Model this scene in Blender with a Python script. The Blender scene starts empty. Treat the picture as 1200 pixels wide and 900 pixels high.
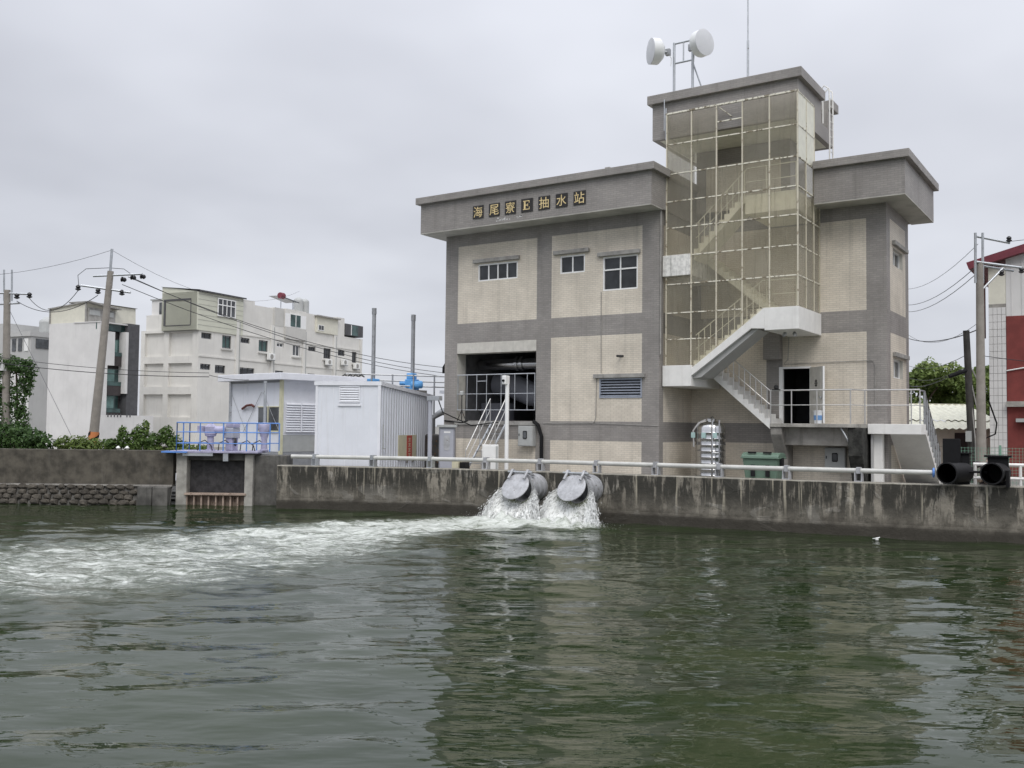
import bpy, math, random
import numpy as np
from mathutils import Vector, Matrix, noise as mnoise

random.seed(7); RNG = np.random.default_rng(7)
scene = bpy.context.scene
COL = scene.collection

# ------------------------------------------------------------------ camera
CAM_POS = Vector((24.872, -32.274, 3.306))
CAM_YAW, CAM_PITCH, CAM_ROLL = -0.5856, 0.0440, 0.0109
fwd = Vector((math.sin(CAM_YAW)*math.cos(CAM_PITCH), math.cos(CAM_YAW)*math.cos(CAM_PITCH), math.sin(CAM_PITCH)))
rgt = Vector((math.cos(CAM_YAW), -math.sin(CAM_YAW), 0)); upv = rgt.cross(fwd)
cr, sr = math.cos(CAM_ROLL), math.sin(CAM_ROLL)
ra, ua = rgt*cr + upv*sr, -rgt*sr + upv*cr
camd = bpy.data.cameras.new('camera'); camo = bpy.data.objects.new('camera', camd); COL.objects.link(camo)
camo.matrix_world = Matrix(((ra.x, ua.x, -fwd.x, CAM_POS.x), (ra.y, ua.y, -fwd.y, CAM_POS.y), (ra.z, ua.z, -fwd.z, CAM_POS.z), (0, 0, 0, 1)))
camd.sensor_width = 36; camd.lens = 36*1114.3/1200; camd.clip_start = 0.1; camd.clip_end = 3000
scene.camera = camo

# ------------------------------------------------------------------ sky, sun, exposure
SUN_EL, SUN_AZ = math.radians(52), math.radians(140)     # azimuth clockwise from +Y (sun behind and right of the camera)
world = bpy.data.worlds.new('World'); scene.world = world; world.use_nodes = True
wn, wl = world.node_tree.nodes, world.node_tree.links
wn.clear()
def W(t, **k):
    n = wn.new(t)
    for a, b in k.items(): setattr(n, a, b)
    return n
wout = W('ShaderNodeOutputWorld'); wbg = W('ShaderNodeBackground'); wl.new(wbg.outputs[0], wout.inputs[0])
sky = W('ShaderNodeTexSky', sky_type='NISHITA', sun_disc=False, sun_elevation=SUN_EL, sun_rotation=SUN_AZ)
skyv = W('ShaderNodeVectorMath', operation='SCALE'); skyv.inputs['Scale'].default_value = 0.10
wl.new(sky.outputs[0], skyv.inputs[0])
wtc = W('ShaderNodeTexCoord'); wsep = W('ShaderNodeSeparateXYZ'); wl.new(wtc.outputs['Generated'], wsep.inputs[0])
def wm(op, a, b=None, c=None):
    n = W('ShaderNodeMath', operation=op)
    for i, v in enumerate((a, b, c)):
        if v is None: continue
        if isinstance(v, (int, float)): n.inputs[i].default_value = v
        else: wl.new(v, n.inputs[i])
    return n.outputs[0]
zc = wm('MAXIMUM', wsep.outputs[2], 0.0)
lum = wm('MULTIPLY_ADD', wm('POWER', zc, 2.3), 1.5, 0.69)           # overcast sky: brighter towards the zenith
den = wm('ADD', zc, 0.22)
cmb = W('ShaderNodeCombineXYZ')
wl.new(wm('DIVIDE', wsep.outputs[0], den), cmb.inputs[0]); wl.new(wm('DIVIDE', wsep.outputs[1], den), cmb.inputs[1])
cn = W('ShaderNodeTexNoise', noise_dimensions='4D'); cn.inputs['W'].default_value = 8.5; cn.inputs['Scale'].default_value = 0.8; cn.inputs['Detail'].default_value = 4; cn.inputs['Roughness'].default_value = 0.5
wl.new(cmb.outputs[0], cn.inputs['Vector'])
cmr = W('ShaderNodeMapRange'); cmr.inputs[1].default_value = 0.32; cmr.inputs[2].default_value = 0.68; cmr.inputs[3].default_value = 0.74; cmr.inputs[4].default_value = 1.13
wl.new(cn.outputs[0], cmr.inputs[0])
lum2 = wm('MULTIPLY', lum, cmr.outputs[0])
ctint = W('ShaderNodeMix', data_type='RGBA'); ctint.inputs[6].default_value = (0.85, 0.88, 1.0, 1); ctint.inputs[7].default_value = (0.925, 0.948, 1.0, 1)
wl.new(cn.outputs[0], ctint.inputs[0])
cvec = W('ShaderNodeVectorMath', operation='SCALE'); wl.new(ctint.outputs[2], cvec.inputs[0]); wl.new(lum2, cvec.inputs['Scale'])
wmix = W('ShaderNodeMix', data_type='RGBA'); wmix.inputs[0].default_value = 0.955
wl.new(skyv.outputs[0], wmix.inputs[6]); wl.new(cvec.outputs[0], wmix.inputs[7]); wl.new(wmix.outputs[2], wbg.inputs[0])
wbg.inputs[1].default_value = 1.0

sund = bpy.data.lights.new('sun', 'SUN'); sund.energy = 1.45; sund.angle = math.radians(35); sund.color = (1.0, 0.965, 0.91)
suno = bpy.data.objects.new('sun', sund); COL.objects.link(suno)
sdir = Vector((math.sin(SUN_AZ)*math.cos(SUN_EL), math.cos(SUN_AZ)*math.cos(SUN_EL), math.sin(SUN_EL)))
suno.rotation_euler = (-sdir).to_track_quat('-Z', 'Y').to_euler(); suno.location = (30, -40, 60)

vs = scene.view_settings
vs.view_transform = 'Standard'; vs.look = 'None'; vs.gamma = 1.0; vs.exposure = 0.1; vs.use_curve_mapping = False
scene.cycles.use_denoising = True; scene.cycles.use_adaptive_sampling = True; scene.cycles.adaptive_threshold = 0.02
scene.cycles.max_bounces = 6; scene.cycles.diffuse_bounces = 3; scene.cycles.glossy_bounces = 3; scene.cycles.transparent_max_bounces = 12

# ------------------------------------------------------------------ materials
def newmat(name):
    m = bpy.data.materials.new(name); m.use_nodes = True
    nt = m.node_tree; b = nt.nodes['Principled BSDF']
    return m, nt, b
class NT:
    def __init__(s, nt): s.n, s.l = nt.nodes, nt.links
    def node(s, t, **k):
        n = s.n.new(t)
        for a, b in k.items(): setattr(n, a, b)
        return n
    def put(s, sock, v):
        if hasattr(v, 'links') or hasattr(v, 'is_output'): s.l.new(v, sock)
        else: sock.default_value = v
    def math(s, op, a, b=None, c=None, clamp=False):
        n = s.node('ShaderNodeMath', operation=op, use_clamp=clamp)
        for i, v in enumerate((a, b, c)):
            if v is not None: s.put(n.inputs[i], v)
        return n.outputs[0]
    def mix(s, f, a, b, blend='MIX'):
        n = s.node('ShaderNodeMix', data_type='RGBA', blend_type=blend)
        s.put(n.inputs[0], f); s.put(n.inputs[6], a if not isinstance(a, tuple) else (*a[:3], 1)); s.put(n.inputs[7], b if not isinstance(b, tuple) else (*b[:3], 1))
        return n.outputs[2]
    def noise(s, vec, scale, detail=4, rough=0.55, dist=0.0):
        n = s.node('ShaderNodeTexNoise'); n.inputs['Scale'].default_value = scale; n.inputs['Detail'].default_value = detail
        n.inputs['Roughness'].default_value = rough; n.inputs['Distortion'].default_value = dist
        if vec is not None: s.l.new(vec, n.inputs['Vector'])
        return n.outputs[0]
    def ramp(s, v, a, b, lo=0.0, hi=1.0):
        n = s.node('ShaderNodeMapRange', interpolation_type='SMOOTHSTEP'); s.put(n.inputs[0], v)
        n.inputs[1].default_value = a; n.inputs[2].default_value = b; n.inputs[3].default_value = lo; n.inputs[4].default_value = hi
        return n.outputs[0]
    def scalev(s, vec, sc):
        n = s.node('ShaderNodeMapping'); n.inputs['Scale'].default_value = sc; s.l.new(vec, n.inputs['Vector']); return n.outputs[0]
    def pos(s): return s.node('ShaderNodeNewGeometry').outputs['Position']
    def bump(s, h, strength=0.3, dist=0.02):
        n = s.node('ShaderNodeBump'); n.inputs['Strength'].default_value = strength; n.inputs['Distance'].default_value = dist
        s.put(n.inputs['Height'], h); return n.outputs[0]

MATS = {}
def plain(name, col, rough=0.6, metal=0.0, var=0.12, scale=3.0, streak=0.0, streak_col=None, bump=0.0, bscale=30.0, rust=0.0, spec=None):
    """painted / bare surface with uneven tone, optional rain streaks and rust"""
    m, nt, b = newmat(name); t = NT(nt); P = t.pos()
    f = t.noise(P, scale, 5, 0.6)
    f = t.ramp(f, 0.3, 0.7)
    c = t.mix(f, tuple(x*(1-var) for x in col), tuple(min(1, x*(1+var*0.6)) for x in col))
    if streak:
        s = t.noise(t.scalev(P, (5.5, 5.5, 0.35)), 1.0, 5, 0.65)
        s = t.ramp(s, 0.52, 0.78, 0, streak)
        c = t.mix(s, c, streak_col or tuple(x*0.35 for x in col))
    if rust:
        r = t.noise(P, 9.0, 6, 0.7); r = t.ramp(r, 0.62-rust*0.3, 0.70-rust*0.3)
        c = t.mix(r, c, (0.10, 0.055, 0.03))
    t.l.new(c, b.inputs['Base Color']); b.inputs['Roughness'].default_value = rough; b.inputs['Metallic'].default_value = metal
    if spec is not None: b.inputs['Specular IOR Level'].default_value = spec
    if bump:
        h = t.noise(P, bscale, 4, 0.6); t.l.new(t.bump(h, bump, 0.02), b.inputs['Normal'])
    MATS[name] = m; return m

def tile_mat(name, c1, c2, grout):
    m, nt, b = newmat(name); t = NT(nt)
    g = t.node('ShaderNodeNewGeometry'); sp = t.node('ShaderNodeSeparateXYZ'); t.l.new(g.outputs['Position'], sp.inputs[0])
    sn = t.node('ShaderNodeSeparateXYZ'); t.l.new(g.outputs['True Normal'], sn.inputs[0])
    side = t.math('GREATER_THAN', t.math('ABSOLUTE', sn.outputs[0]), 0.7)
    u = t.math('ADD', t.math('MULTIPLY', sp.outputs[1], side), t.math('MULTIPLY', sp.outputs[0], t.math('SUBTRACT', 1.0, side)))
    cb = t.node('ShaderNodeCombineXYZ'); t.l.new(u, cb.inputs[0]); t.l.new(sp.outputs[2], cb.inputs[1])
    br = t.node('ShaderNodeTexBrick', offset=0.5); br.inputs['Scale'].default_value = 1.0
    br.inputs['Brick Width'].default_value = 0.235; br.inputs['Row Height'].default_value = 0.076; br.inputs['Mortar Size'].default_value = 0.0085
    br.inputs['Mortar Smooth'].default_value = 0.2; br.inputs['Bias'].default_value = 0.0
    br.inputs['Color1'].default_value = (*c1, 1); br.inputs['Color2'].default_value = (*c2, 1); br.inputs['Mortar'].default_value = (*grout, 1)
    t.l.new(cb.outputs[0], br.inputs['Vector'])
    n1 = t.ramp(t.noise(g.outputs['Position'], 0.7, 6, 0.6), 0.3, 0.75, 0.82, 1.06)
    st = t.ramp(t.noise(t.scalev(g.outputs['Position'], (3.0, 3.0, 0.22)), 1.0, 5, 0.6), 0.50, 0.8, 1.0, 0.76)
    f = t.math('MULTIPLY', n1, st)
    sc = t.node('ShaderNodeVectorMath', operation='SCALE'); t.l.new(br.outputs['Color'], sc.inputs[0]); t.l.new(f, sc.inputs['Scale'])
    t.l.new(sc.outputs[0], b.inputs['Base Color']); b.inputs['Roughness'].default_value = 0.55
    t.l.new(t.bump(t.math('SUBTRACT', 1.0, br.outputs['Fac']), 0.35, 0.006), b.inputs['Normal'])
    MATS[name] = m; return m

def peel_mat(name, col, under, amt):
    """white paint flaking off steel"""
    m, nt, b = newmat(name); t = NT(nt); P = t.pos()
    n = t.noise(P, 6.5, 6, 0.75); f = t.ramp(n, amt, amt+0.06)
    c = t.mix(f, col, under); t.l.new(c, b.inputs['Base Color']); b.inputs['Roughness'].default_value = 0.7
    MATS[name] = m; return m

tile_mat('grey_tile', (0.335, 0.312, 0.290), (0.285, 0.267, 0.250), (0.245, 0.231, 0.217))
tile_mat('cream_tile', (0.74, 0.675, 0.57), (0.68, 0.615, 0.515), (0.55, 0.50, 0.425))
plain('soffit', (0.44, 0.43, 0.39), 0.8, var=0.2, scale=1.2, streak=0.25)
plain('lintel', (0.56, 0.54, 0.49), 0.75, var=0.12, streak=0.3)
plain('hood', (0.33, 0.32, 0.30), 0.8, var=0.25, streak=0.3)
plain('white_paint', (0.80, 0.79, 0.76), 0.6, var=0.06, streak=0.16, streak_col=(0.36, 0.33, 0.28))
plain('white_dirty', (0.78, 0.77, 0.73), 0.6, var=0.25, scale=6, streak=1.0, streak_col=(0.04, 0.038, 0.034))
plain('white_frame', (0.84, 0.84, 0.83), 0.4, var=0.04)
plain('grey_metal', (0.36, 0.37, 0.38), 0.45, 0.6, var=0.15, rust=0.05)
plain('galvanised', (0.50, 0.52, 0.54), 0.4, 0.7, var=0.12, rust=0.03)
plain('steel_rail', (0.62, 0.61, 0.59), 0.35, 0.75, var=0.1)
plain('dark_metal', (0.045, 0.045, 0.045), 0.6, 0.2, var=0.3, rust=0.2)
plain('bore_shade', (0.002, 0.002, 0.002), 1.0, var=0.1, spec=0.0)  # shade inside the black pipes, put into the bore's colour
plain('black_rubber', (0.010, 0.010, 0.011), 0.7, var=0.2, spec=0.2)
plain('black_plastic', (0.014, 0.014, 0.015), 0.55, var=0.2, spec=0.25)
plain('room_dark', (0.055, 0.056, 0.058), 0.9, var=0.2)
plain('room_wall', (0.20, 0.20, 0.205), 0.9, var=0.2)
plain('louver_blue', (0.34, 0.37, 0.43), 0.5, 0.3, var=0.08)
plain('plate_dark', (0.020, 0.018, 0.016), 0.35, var=0.2)
plain('gold', (0.78, 0.62, 0.32), 0.4, 0.25, var=0.15)
plain('enclosure_white', (0.74, 0.73, 0.62), 0.5, var=0.08, streak=0.25, streak_col=(0.25, 0.22, 0.14))
peel_mat('peeling_paint', (0.62, 0.58, 0.47), (0.25, 0.20, 0.13), 0.56)
peel_mat('peeling_bar', (0.80, 0.77, 0.66), (0.20, 0.165, 0.11), 0.50)
plain('stair_cream', (0.84, 0.81, 0.68), 0.7, var=0.08, streak=0.2)
plain('concrete', (0.30, 0.285, 0.26), 0.9, var=0.3, scale=1.6, streak=0.5, streak_col=(0.06, 0.058, 0.05), bump=0.3)
plain('concrete_dark', (0.12, 0.115, 0.105), 0.9, var=0.45, scale=2.0, streak=0.6, streak_col=(0.03, 0.03, 0.027), bump=0.5, bscale=14)
plain('concrete_pale', (0.38, 0.365, 0.33), 0.9, var=0.3, scale=2.2, streak=0.45, streak_col=(0.10, 0.09, 0.075), bump=0.4)
plain('moss_concrete', (0.040, 0.040, 0.036), 0.95, var=0.6, scale=5.0, bump=0.9, bscale=9)
plain('stainless', (0.60, 0.60, 0.60), 0.20, 1.0, var=0.08)
plain('bin_green', (0.13, 0.20, 0.15), 0.45, var=0.10)
plain('box_grey', (0.42, 0.43, 0.42), 0.5, var=0.06, streak=0.12)
plain('cabinet_grey', (0.27, 0.275, 0.31), 0.5, var=0.07, streak=0.15)
plain('cabinet_blue_grey', (0.40, 0.41, 0.46), 0.5, var=0.05)
plain('pipe_white', (0.54, 0.54, 0.51), 0.5, var=0.12, scale=2.0, streak=0.2)
plain('flap_grey', (0.42, 0.425, 0.44), 0.55, 0.15, var=0.22, scale=5, streak=0.4, streak_col=(0.16, 0.14, 0.12), rust=0.03)
plain('pole_concrete', (0.29, 0.265, 0.235), 0.9, var=0.15, streak=0.2)
plain('pole_dark', (0.060, 0.056, 0.052), 0.9, var=0.3)
plain('orange_stripe', (0.60, 0.22, 0.08), 0.6, var=0.15)
plain('cabin_white', (0.74, 0.76, 0.81), 0.45, var=0.05, scale=0.8, streak=0.22, streak_col=(0.42, 0.40, 0.37))
plain('cabin_trim', (0.78, 0.79, 0.83), 0.45, var=0.05)
plain('cabin_base', (0.30, 0.31, 0.33), 0.7, var=0.15)
plain('cream_post', (0.62, 0.60, 0.42), 0.6, var=0.1)
plain('blue_paint', (0.115, 0.27, 0.66), 0.45, var=0.12)
plain('sky_blue_paint', (0.13, 0.40, 0.78), 0.45, var=0.12)
plain('purple_paint', (0.40, 0.385, 0.52), 0.6, var=0.25, streak=0.4)
plain('tan_steel', (0.40, 0.31, 0.25), 0.8, var=0.25, rust=0.15)
plain('gate_dark', (0.040, 0.038, 0.040), 0.75, var=0.5, scale=5, streak=0.4, streak_col=(0.11, 0.10, 0.09))
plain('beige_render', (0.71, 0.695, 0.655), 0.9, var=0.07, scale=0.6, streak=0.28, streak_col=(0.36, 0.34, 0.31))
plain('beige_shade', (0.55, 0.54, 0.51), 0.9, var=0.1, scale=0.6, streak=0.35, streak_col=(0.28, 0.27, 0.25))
plain('green_cladding', (0.61, 0.615, 0.515), 0.7, var=0.05, scale=0.8)
plain('white_render', (0.68, 0.67, 0.655), 0.9, var=0.09, scale=0.5, streak=0.32, streak_col=(0.45, 0.44, 0.42))
plain('grey_render', (0.46, 0.46, 0.45), 0.9, var=0.06, scale=0.5, streak=0.2)
plain('dark_render', (0.085, 0.085, 0.09), 0.8, var=0.2)
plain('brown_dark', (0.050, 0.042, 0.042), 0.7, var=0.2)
plain('cream_cladding', (0.70, 0.68, 0.58), 0.7, var=0.06)
plain('roof_cream', (0.72, 0.71, 0.58), 0.6, var=0.10, streak=0.25)
plain('red_render', (0.20, 0.042, 0.036), 0.8, var=0.18, scale=2, streak=0.2)
plain('dark_red', (0.17, 0.030, 0.045), 0.6, var=0.15)
plain('fence_green', (0.16, 0.30, 0.22), 0.6, var=0.1)
plain('sign_yellow', (0.68, 0.64, 0.47), 0.6, var=0.08)
plain('sign_red', (0.55, 0.085, 0.06), 0.55, var=0.08)
plain('red_brown', (0.13, 0.035, 0.028), 0.6, var=0.2)
plain('bucket_white', (0.78, 0.80, 0.82), 0.4, var=0.04)
plain('bucket_blue', (0.16, 0.33, 0.62), 0.45, var=0.05)
plain('dish_white', (0.76, 0.77, 0.76), 0.45, var=0.05, streak=0.1)
plain('dish_face', (0.66, 0.67, 0.69), 0.5, var=0.04)
plain('porcelain_dark', (0.015, 0.015, 0.017), 0.35, var=0.2)
plain('wire_black', (0.02, 0.02, 0.022), 0.6, var=0.1)
plain('wire_grey', (0.10, 0.10, 0.11), 0.6, var=0.1)
plain('bark', (0.09, 0.07, 0.05), 0.95, var=0.35, scale=8, bump=0.5)
plain('soil', (0.10, 0.085, 0.06), 0.95, var=0.3, scale=4, bump=0.4)
plain('white_misc', (0.8, 0.8, 0.78), 0.5, var=0.04)
plain('curtain_green', (0.17, 0.28, 0.26), 0.7, var=0.2)
plain('blue_panel', (0.10, 0.20, 0.42), 0.4, var=0.1)
plain('label_teal', (0.40, 0.56, 0.54), 0.5, var=0.1)
plain('residue_white', (0.72, 0.72, 0.70), 0.8, var=0.2)

def glass(name, col, rough=0.08, a=1.0):
    m, nt, b = newmat(name); t = NT(nt)
    f = t.ramp(t.noise(t.pos(), 1.3, 3), 0.3, 0.7)
    t.l.new(t.mix(f, tuple(x*0.6 for x in col), tuple(x*1.5 for x in col)), b.inputs['Base Color'])
    b.inputs['Roughness'].default_value = rough; b.inputs['IOR'].default_value = 1.5; b.inputs['Alpha'].default_value = a
    MATS[name] = m
glass('glass_dark', (0.030, 0.033, 0.036)); glass('glass_green', (0.045, 0.085, 0.080)); glass('glass_grey', (0.07, 0.075, 0.08))

def pane_mat():
    """old, yellowed, dusty translucent sheet"""
    m, nt, b = newmat('dusty_sheet'); t = NT(nt); P = t.pos(); nt.nodes.remove(b)
    out = [n for n in nt.nodes if n.type == 'OUTPUT_MATERIAL'][0]
    cl = t.ramp(t.noise(P, 0.9, 5, 0.6), 0.3, 0.72); stn = t.ramp(t.noise(t.scalev(P, (4, 4, 0.3)), 1.0, 5, 0.65), 0.5, 0.75)
    tr = t.node('ShaderNodeBsdfTransparent'); tr.inputs[0].default_value = (0.985, 0.975, 0.945, 1)
    c = t.mix(cl, (0.68, 0.65, 0.54), (0.84, 0.81, 0.71)); c = t.mix(t.math('MULTIPLY', stn, 0.45), c, (0.22, 0.19, 0.13))
    di = t.node('ShaderNodeBsdfDiffuse'); t.l.new(c, di.inputs[0])
    tl = t.node('ShaderNodeBsdfTranslucent'); t.l.new(c, tl.inputs[0])
    mx = t.node('ShaderNodeMixShader'); mx.inputs[0].default_value = 0.55; t.l.new(di.outputs[0], mx.inputs[1]); t.l.new(tl.outputs[0], mx.inputs[2])
    m2 = t.node('ShaderNodeMixShader'); t.l.new(t.math('ADD', t.math('MULTIPLY_ADD', stn, 0.16, 0.12), t.math('MULTIPLY', t.node('ShaderNodeObjectInfo').outputs['Random'], 0.11)), m2.inputs[0])
    t.l.new(tr.outputs[0], m2.inputs[1]); t.l.new(mx.outputs[0], m2.inputs[2])
    gl = t.node('ShaderNodeBsdfGlossy'); gl.inputs['Roughness'].default_value = 0.25
    fr = t.node('ShaderNodeFresnel'); fr.inputs[0].default_value = 1.3
    m3 = t.node('ShaderNodeMixShader'); t.l.new(t.math('MULTIPLY', fr.outputs[0], 0.5), m3.inputs[0]); t.l.new(m2.outputs[0], m3.inputs[1]); t.l.new(gl.outputs[0], m3.inputs[2])
    t.l.new(m3.outputs[0], out.inputs[0]); MATS['dusty_sheet'] = m
pane_mat()

def leaf_mat(name, c1, c2, c3):
    m, nt, b = newmat(name); t = NT(nt)
    oi = t.node('ShaderNodeAttribute', attribute_name='leafvar').outputs['Fac']
    c = t.mix(oi, c1, c2); c = t.mix(t.ramp(oi, 0.86, 0.97), c, c3)
    t.l.new(c, b.inputs['Base Color']); b.inputs['Roughness'].default_value = 0.55
    b.inputs['Specular IOR Level'].default_value = 0.3
    out = [n for n in nt.nodes if n.type == 'OUTPUT_MATERIAL'][0]
    tl = t.node('ShaderNodeBsdfTranslucent'); t.l.new(c, tl.inputs[0])
    ad = t.node('ShaderNodeMixShader'); ad.inputs[0].default_value = 0.3; t.l.new(b.outputs[0], ad.inputs[1]); t.l.new(tl.outputs[0], ad.inputs[2])
    t.l.new(ad.outputs[0], out.inputs[0]); MATS[name] = m
leaf_mat('leaf_dark', (0.035, 0.075, 0.022), (0.085, 0.15, 0.045), (0.17, 0.24, 0.07))
leaf_mat('leaf_mid', (0.055, 0.105, 0.025), (0.13, 0.20, 0.05), (0.26, 0.32, 0.10))
leaf_mat('leaf_light', (0.09, 0.14, 0.035), (0.19, 0.25, 0.07), (0.32, 0.36, 0.14))

# ------------------------------------------------------------------ mesh helpers
class MB:
    """collects faces; build() links them as ONE mesh object"""
    def __init__(s, F=None): s.v, s.f, s.mi, s.F = [], [], [], F
    def p(s, u, v, n):
        if s.F is None: return (u, v, n)
        O, U, N = s.F
        return (O[0]+U[0]*u+N[0]*n, O[1]+U[1]*u+N[1]*n, O[2]+v)
    def face(s, pts, mi=0):
        i = len(s.v); s.v += [tuple(q) for q in pts]; s.f.append(tuple(range(i, i+len(pts)))); s.mi.append(mi); return s
    # with a frame: u along the wall, v up, n outwards; without: x, y, z
    def box(s, a0, a1, b0, b1, c0, c1, mi=0):
        i = len(s.v)
        for (a, b, c) in ((a0,b0,c0),(a1,b0,c0),(a1,b1,c0),(a0,b1,c0),(a0,b0,c1),(a1,b0,c1),(a1,b1,c1),(a0,b1,c1)):
            s.v.append(s.p(a, b, c))
        fs = ((0,3,2,1),(4,5,6,7),(0,1,5,4),(1,2,6,5),(2,3,7,6),(3,0,4,7))
        for q in fs: s.f.append(tuple(i+k for k in q)); s.mi.append(mi)
        return s
    def prism(s, poly, n0, n1, mi=0):
        """polygon in (u,v) extruded along n"""
        i = len(s.v); k = len(poly)
        for n in (n0, n1):
            for (u, v) in poly: s.v.append(s.p(u, v, n))
        s.f.append(tuple(i+j for j in range(k))[::-1]); s.f.append(tuple(i+k+j for j in range(k))); s.mi += [mi, mi]
        for j in range(k):
            a, b = j, (j+1) % k
            s.f.append((i+a, i+b, i+k+b, i+k+a)); s.mi.append(mi)
        return s
    def tube(s, pts, r, seg=8, cap=True, mi=0):
        """tube along a 3-D polyline, r number or list"""
        P = [Vector(q) for q in pts]; k = len(P); i = len(s.v)
        if isinstance(r, (int, float)): r = [r]*k
        prev = None
        for j in range(k):
            d = (P[min(j+1, k-1)]-P[max(j-1, 0)]).normalized()
            if prev is None:
                a = Vector((0, 0, 1)) if abs(d.z) < 0.9 else Vector((1, 0, 0))
                x = d.cross(a).normalized()
            else:
                x = (prev - d*prev.dot(d)).normalized()
            prev = x; y = d.cross(x)
            for q in range(seg):
                t = 2*math.pi*q/seg
                s.v.append(tuple(P[j]+(x*math.cos(t)+y*math.sin(t))*r[j]))
        for j in range(k-1):
            for q in range(seg):
                a, b = i+j*seg+q, i+j*seg+(q+1) % seg
                s.f.append((a, b, b+seg, a+seg)); s.mi.append(mi)
        if cap:
            s.f.append(tuple(i+q for q in range(seg))[::-1]); s.f.append(tuple(i+(k-1)*seg+q for q in range(seg))); s.mi += [mi, mi]
        return s
    def lathe(s, prof, origin, axis=(0,0,1), seg=20, mi=0, caps=True):
        """prof: list of (radius, distance along the axis)"""
        A = Vector(axis).normalized(); a = Vector((0, 0, 1)) if abs(A.z) < 0.9 else Vector((1, 0, 0))
        x = A.cross(a).normalized(); y = A.cross(x); O = Vector(origin); i = len(s.v)
        for (r, h) in prof:
            for q in range(seg):
                t = 2*math.pi*q/seg
                s.v.append(tuple(O+A*h+(x*math.cos(t)+y*math.sin(t))*r))
        for j in range(len(prof)-1):
            for q in range(seg):
                b0, b1 = i+j*seg+q, i+j*seg+(q+1) % seg
                s.f.append((b0, b1, b1+seg, b0+seg)); s.mi.append(mi)
        if caps:
            s.f.append(tuple(i+q for q in range(seg))[::-1]); s.f.append(tuple(i+(len(prof)-1)*seg+q for q in range(seg))); s.mi += [mi, mi]
        return s
    def mesh(s, name, mats):
        me = bpy.data.meshes.new(name); me.from_pydata(s.v, [], s.f)
        for m in (mats if isinstance(mats, (list, tuple)) else [mats]): me.materials.append(MATS[m])
        if any(s.mi): me.polygons.foreach_set('material_index', s.mi)
        me.update(); return me
    def build(s, name, mats, parent=None, smooth=False, bevel=0.0, kind=None):
        me = s.mesh(name, mats)
        o = bpy.data.objects.new(name, me); COL.objects.link(o)
        if smooth:
            me.polygons.foreach_set('use_smooth', [True]*len(me.polygons))
            try: me.set_sharp_from_angle(angle=math.radians(40))
            except Exception: pass
        if bevel:
            md = o.modifiers.new('bevel', 'BEVEL'); md.width = bevel; md.segments = 2; md.limit_method = 'ANGLE'
        if parent is not None:
            o.parent = parent
            w = Matrix.Identity(4); q = parent
            while q is not None: w = q.matrix_basis @ w; q = q.parent
            o.matrix_basis = w.inverted()
        if kind: o['kind'] = kind
        return o

def tag(o, label, cat, group=None):
    o['label'] = label; o['category'] = cat
    if group: o['group'] = group
    return o
def thing(name, label, cat, loc=(0, 0, 0), group=None):
    o = bpy.data.objects.new(name, None); COL.objects.link(o); o.location = loc; o.empty_display_size = 0.3
    return tag(o, label, cat, group)
def structure(o): o['kind'] = 'structure'; return o

def wall_cells(F, u0, u1, v0, v1, holes=(), panels=(), n=0.0):
    """two builders for one wall sheet: the grey field and the cream panels, openings left free"""
    us = sorted({u0, u1, *[x for h in list(holes)+list(panels) for x in h[:2] if u0 < x < u1]})
    vv = sorted({v0, v1, *[x for h in list(holes)+list(panels) for x in h[2:4] if v0 < x < v1]})
    g, c = MB(F), [MB(F) for _ in panels]
    for i in range(len(us)-1):
        for j in range(len(vv)-1):
            a, b, d, e = us[i], us[i+1], vv[j], vv[j+1]; um, vm = (a+b)/2, (d+e)/2
            if any(h[0] < um < h[1] and h[2] < vm < h[3] for h in holes): continue
            hit = [k for k, h in enumerate(panels) if h[0] < um < h[1] and h[2] < vm < h[3]]; q = c[hit[0]] if hit else g
            q.face([q.p(a, d, n), q.p(b, d, n), q.p(b, e, n), q.p(a, e, n)])
    return g, c

def window(parent, F, u0, u1, v0, v1, cols, rows=(1.0,), depth=0.06, glass='glass_dark', frame='white_frame', bar=0.055, reveal='lintel', name='window'):
    """frame with sashes and panes set into the wall; one part with pane sub-parts"""
    r = MB(F)                                                     # reveal
    for (a, b, c, d) in ((u0, u1, v0, v0), (u0, u1, v1, v1)): r.face([r.p(a, c, 0), r.p(b, c, 0), r.p(b, c, -depth-.05), r.p(a, c, -depth-.05)])
    for a in (u0, u1): r.face([r.p(a, v0, 0), r.p(a, v1, 0), r.p(a, v1, -depth-.05), r.p(a, v0, -depth-.05)])
    f = MB(F); n0, n1 = -depth-.03, -depth+.045
    f.box(u0, u0+bar, v0, v1, n0, n1).box(u1-bar, u1, v0, v1, n0, n1).box(u0+bar, u1-bar, v0, v0+bar, n0, n1).box(u0+bar, u1-bar, v1-bar, v1, n0, n1)
    vs_, acc = [], v0+bar; H = v1-v0-2*bar
    for q in rows: vs_.append((acc, acc+H*q)); acc += H*q
    us_ = [(u0+bar+(u1-u0-2*bar)*k/cols, u0+bar+(u1-u0-2*bar)*(k+1)/cols) for k in range(cols)]
    for (a, b) in vs_[:-1]: f.box(u0+bar, u1-bar, b-bar*.5, b+bar*.5, n0+.002, n1+.003)
    for (a, b) in us_[:-1]: f.box(b-bar*.45, b+bar*.45, v0+bar, v1-bar, n0+.004, n1-.006)
    fo = f.build(name, frame, parent)
    r.build('reveal', reveal, fo)
    for (a, b) in us_:
        for (c, d) in vs_:
            MB(F).box(a+.012, b-.012, c+.012, d-.012, n0+.02, n0+.03).build('pane', glass, fo)
    return fo

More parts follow.
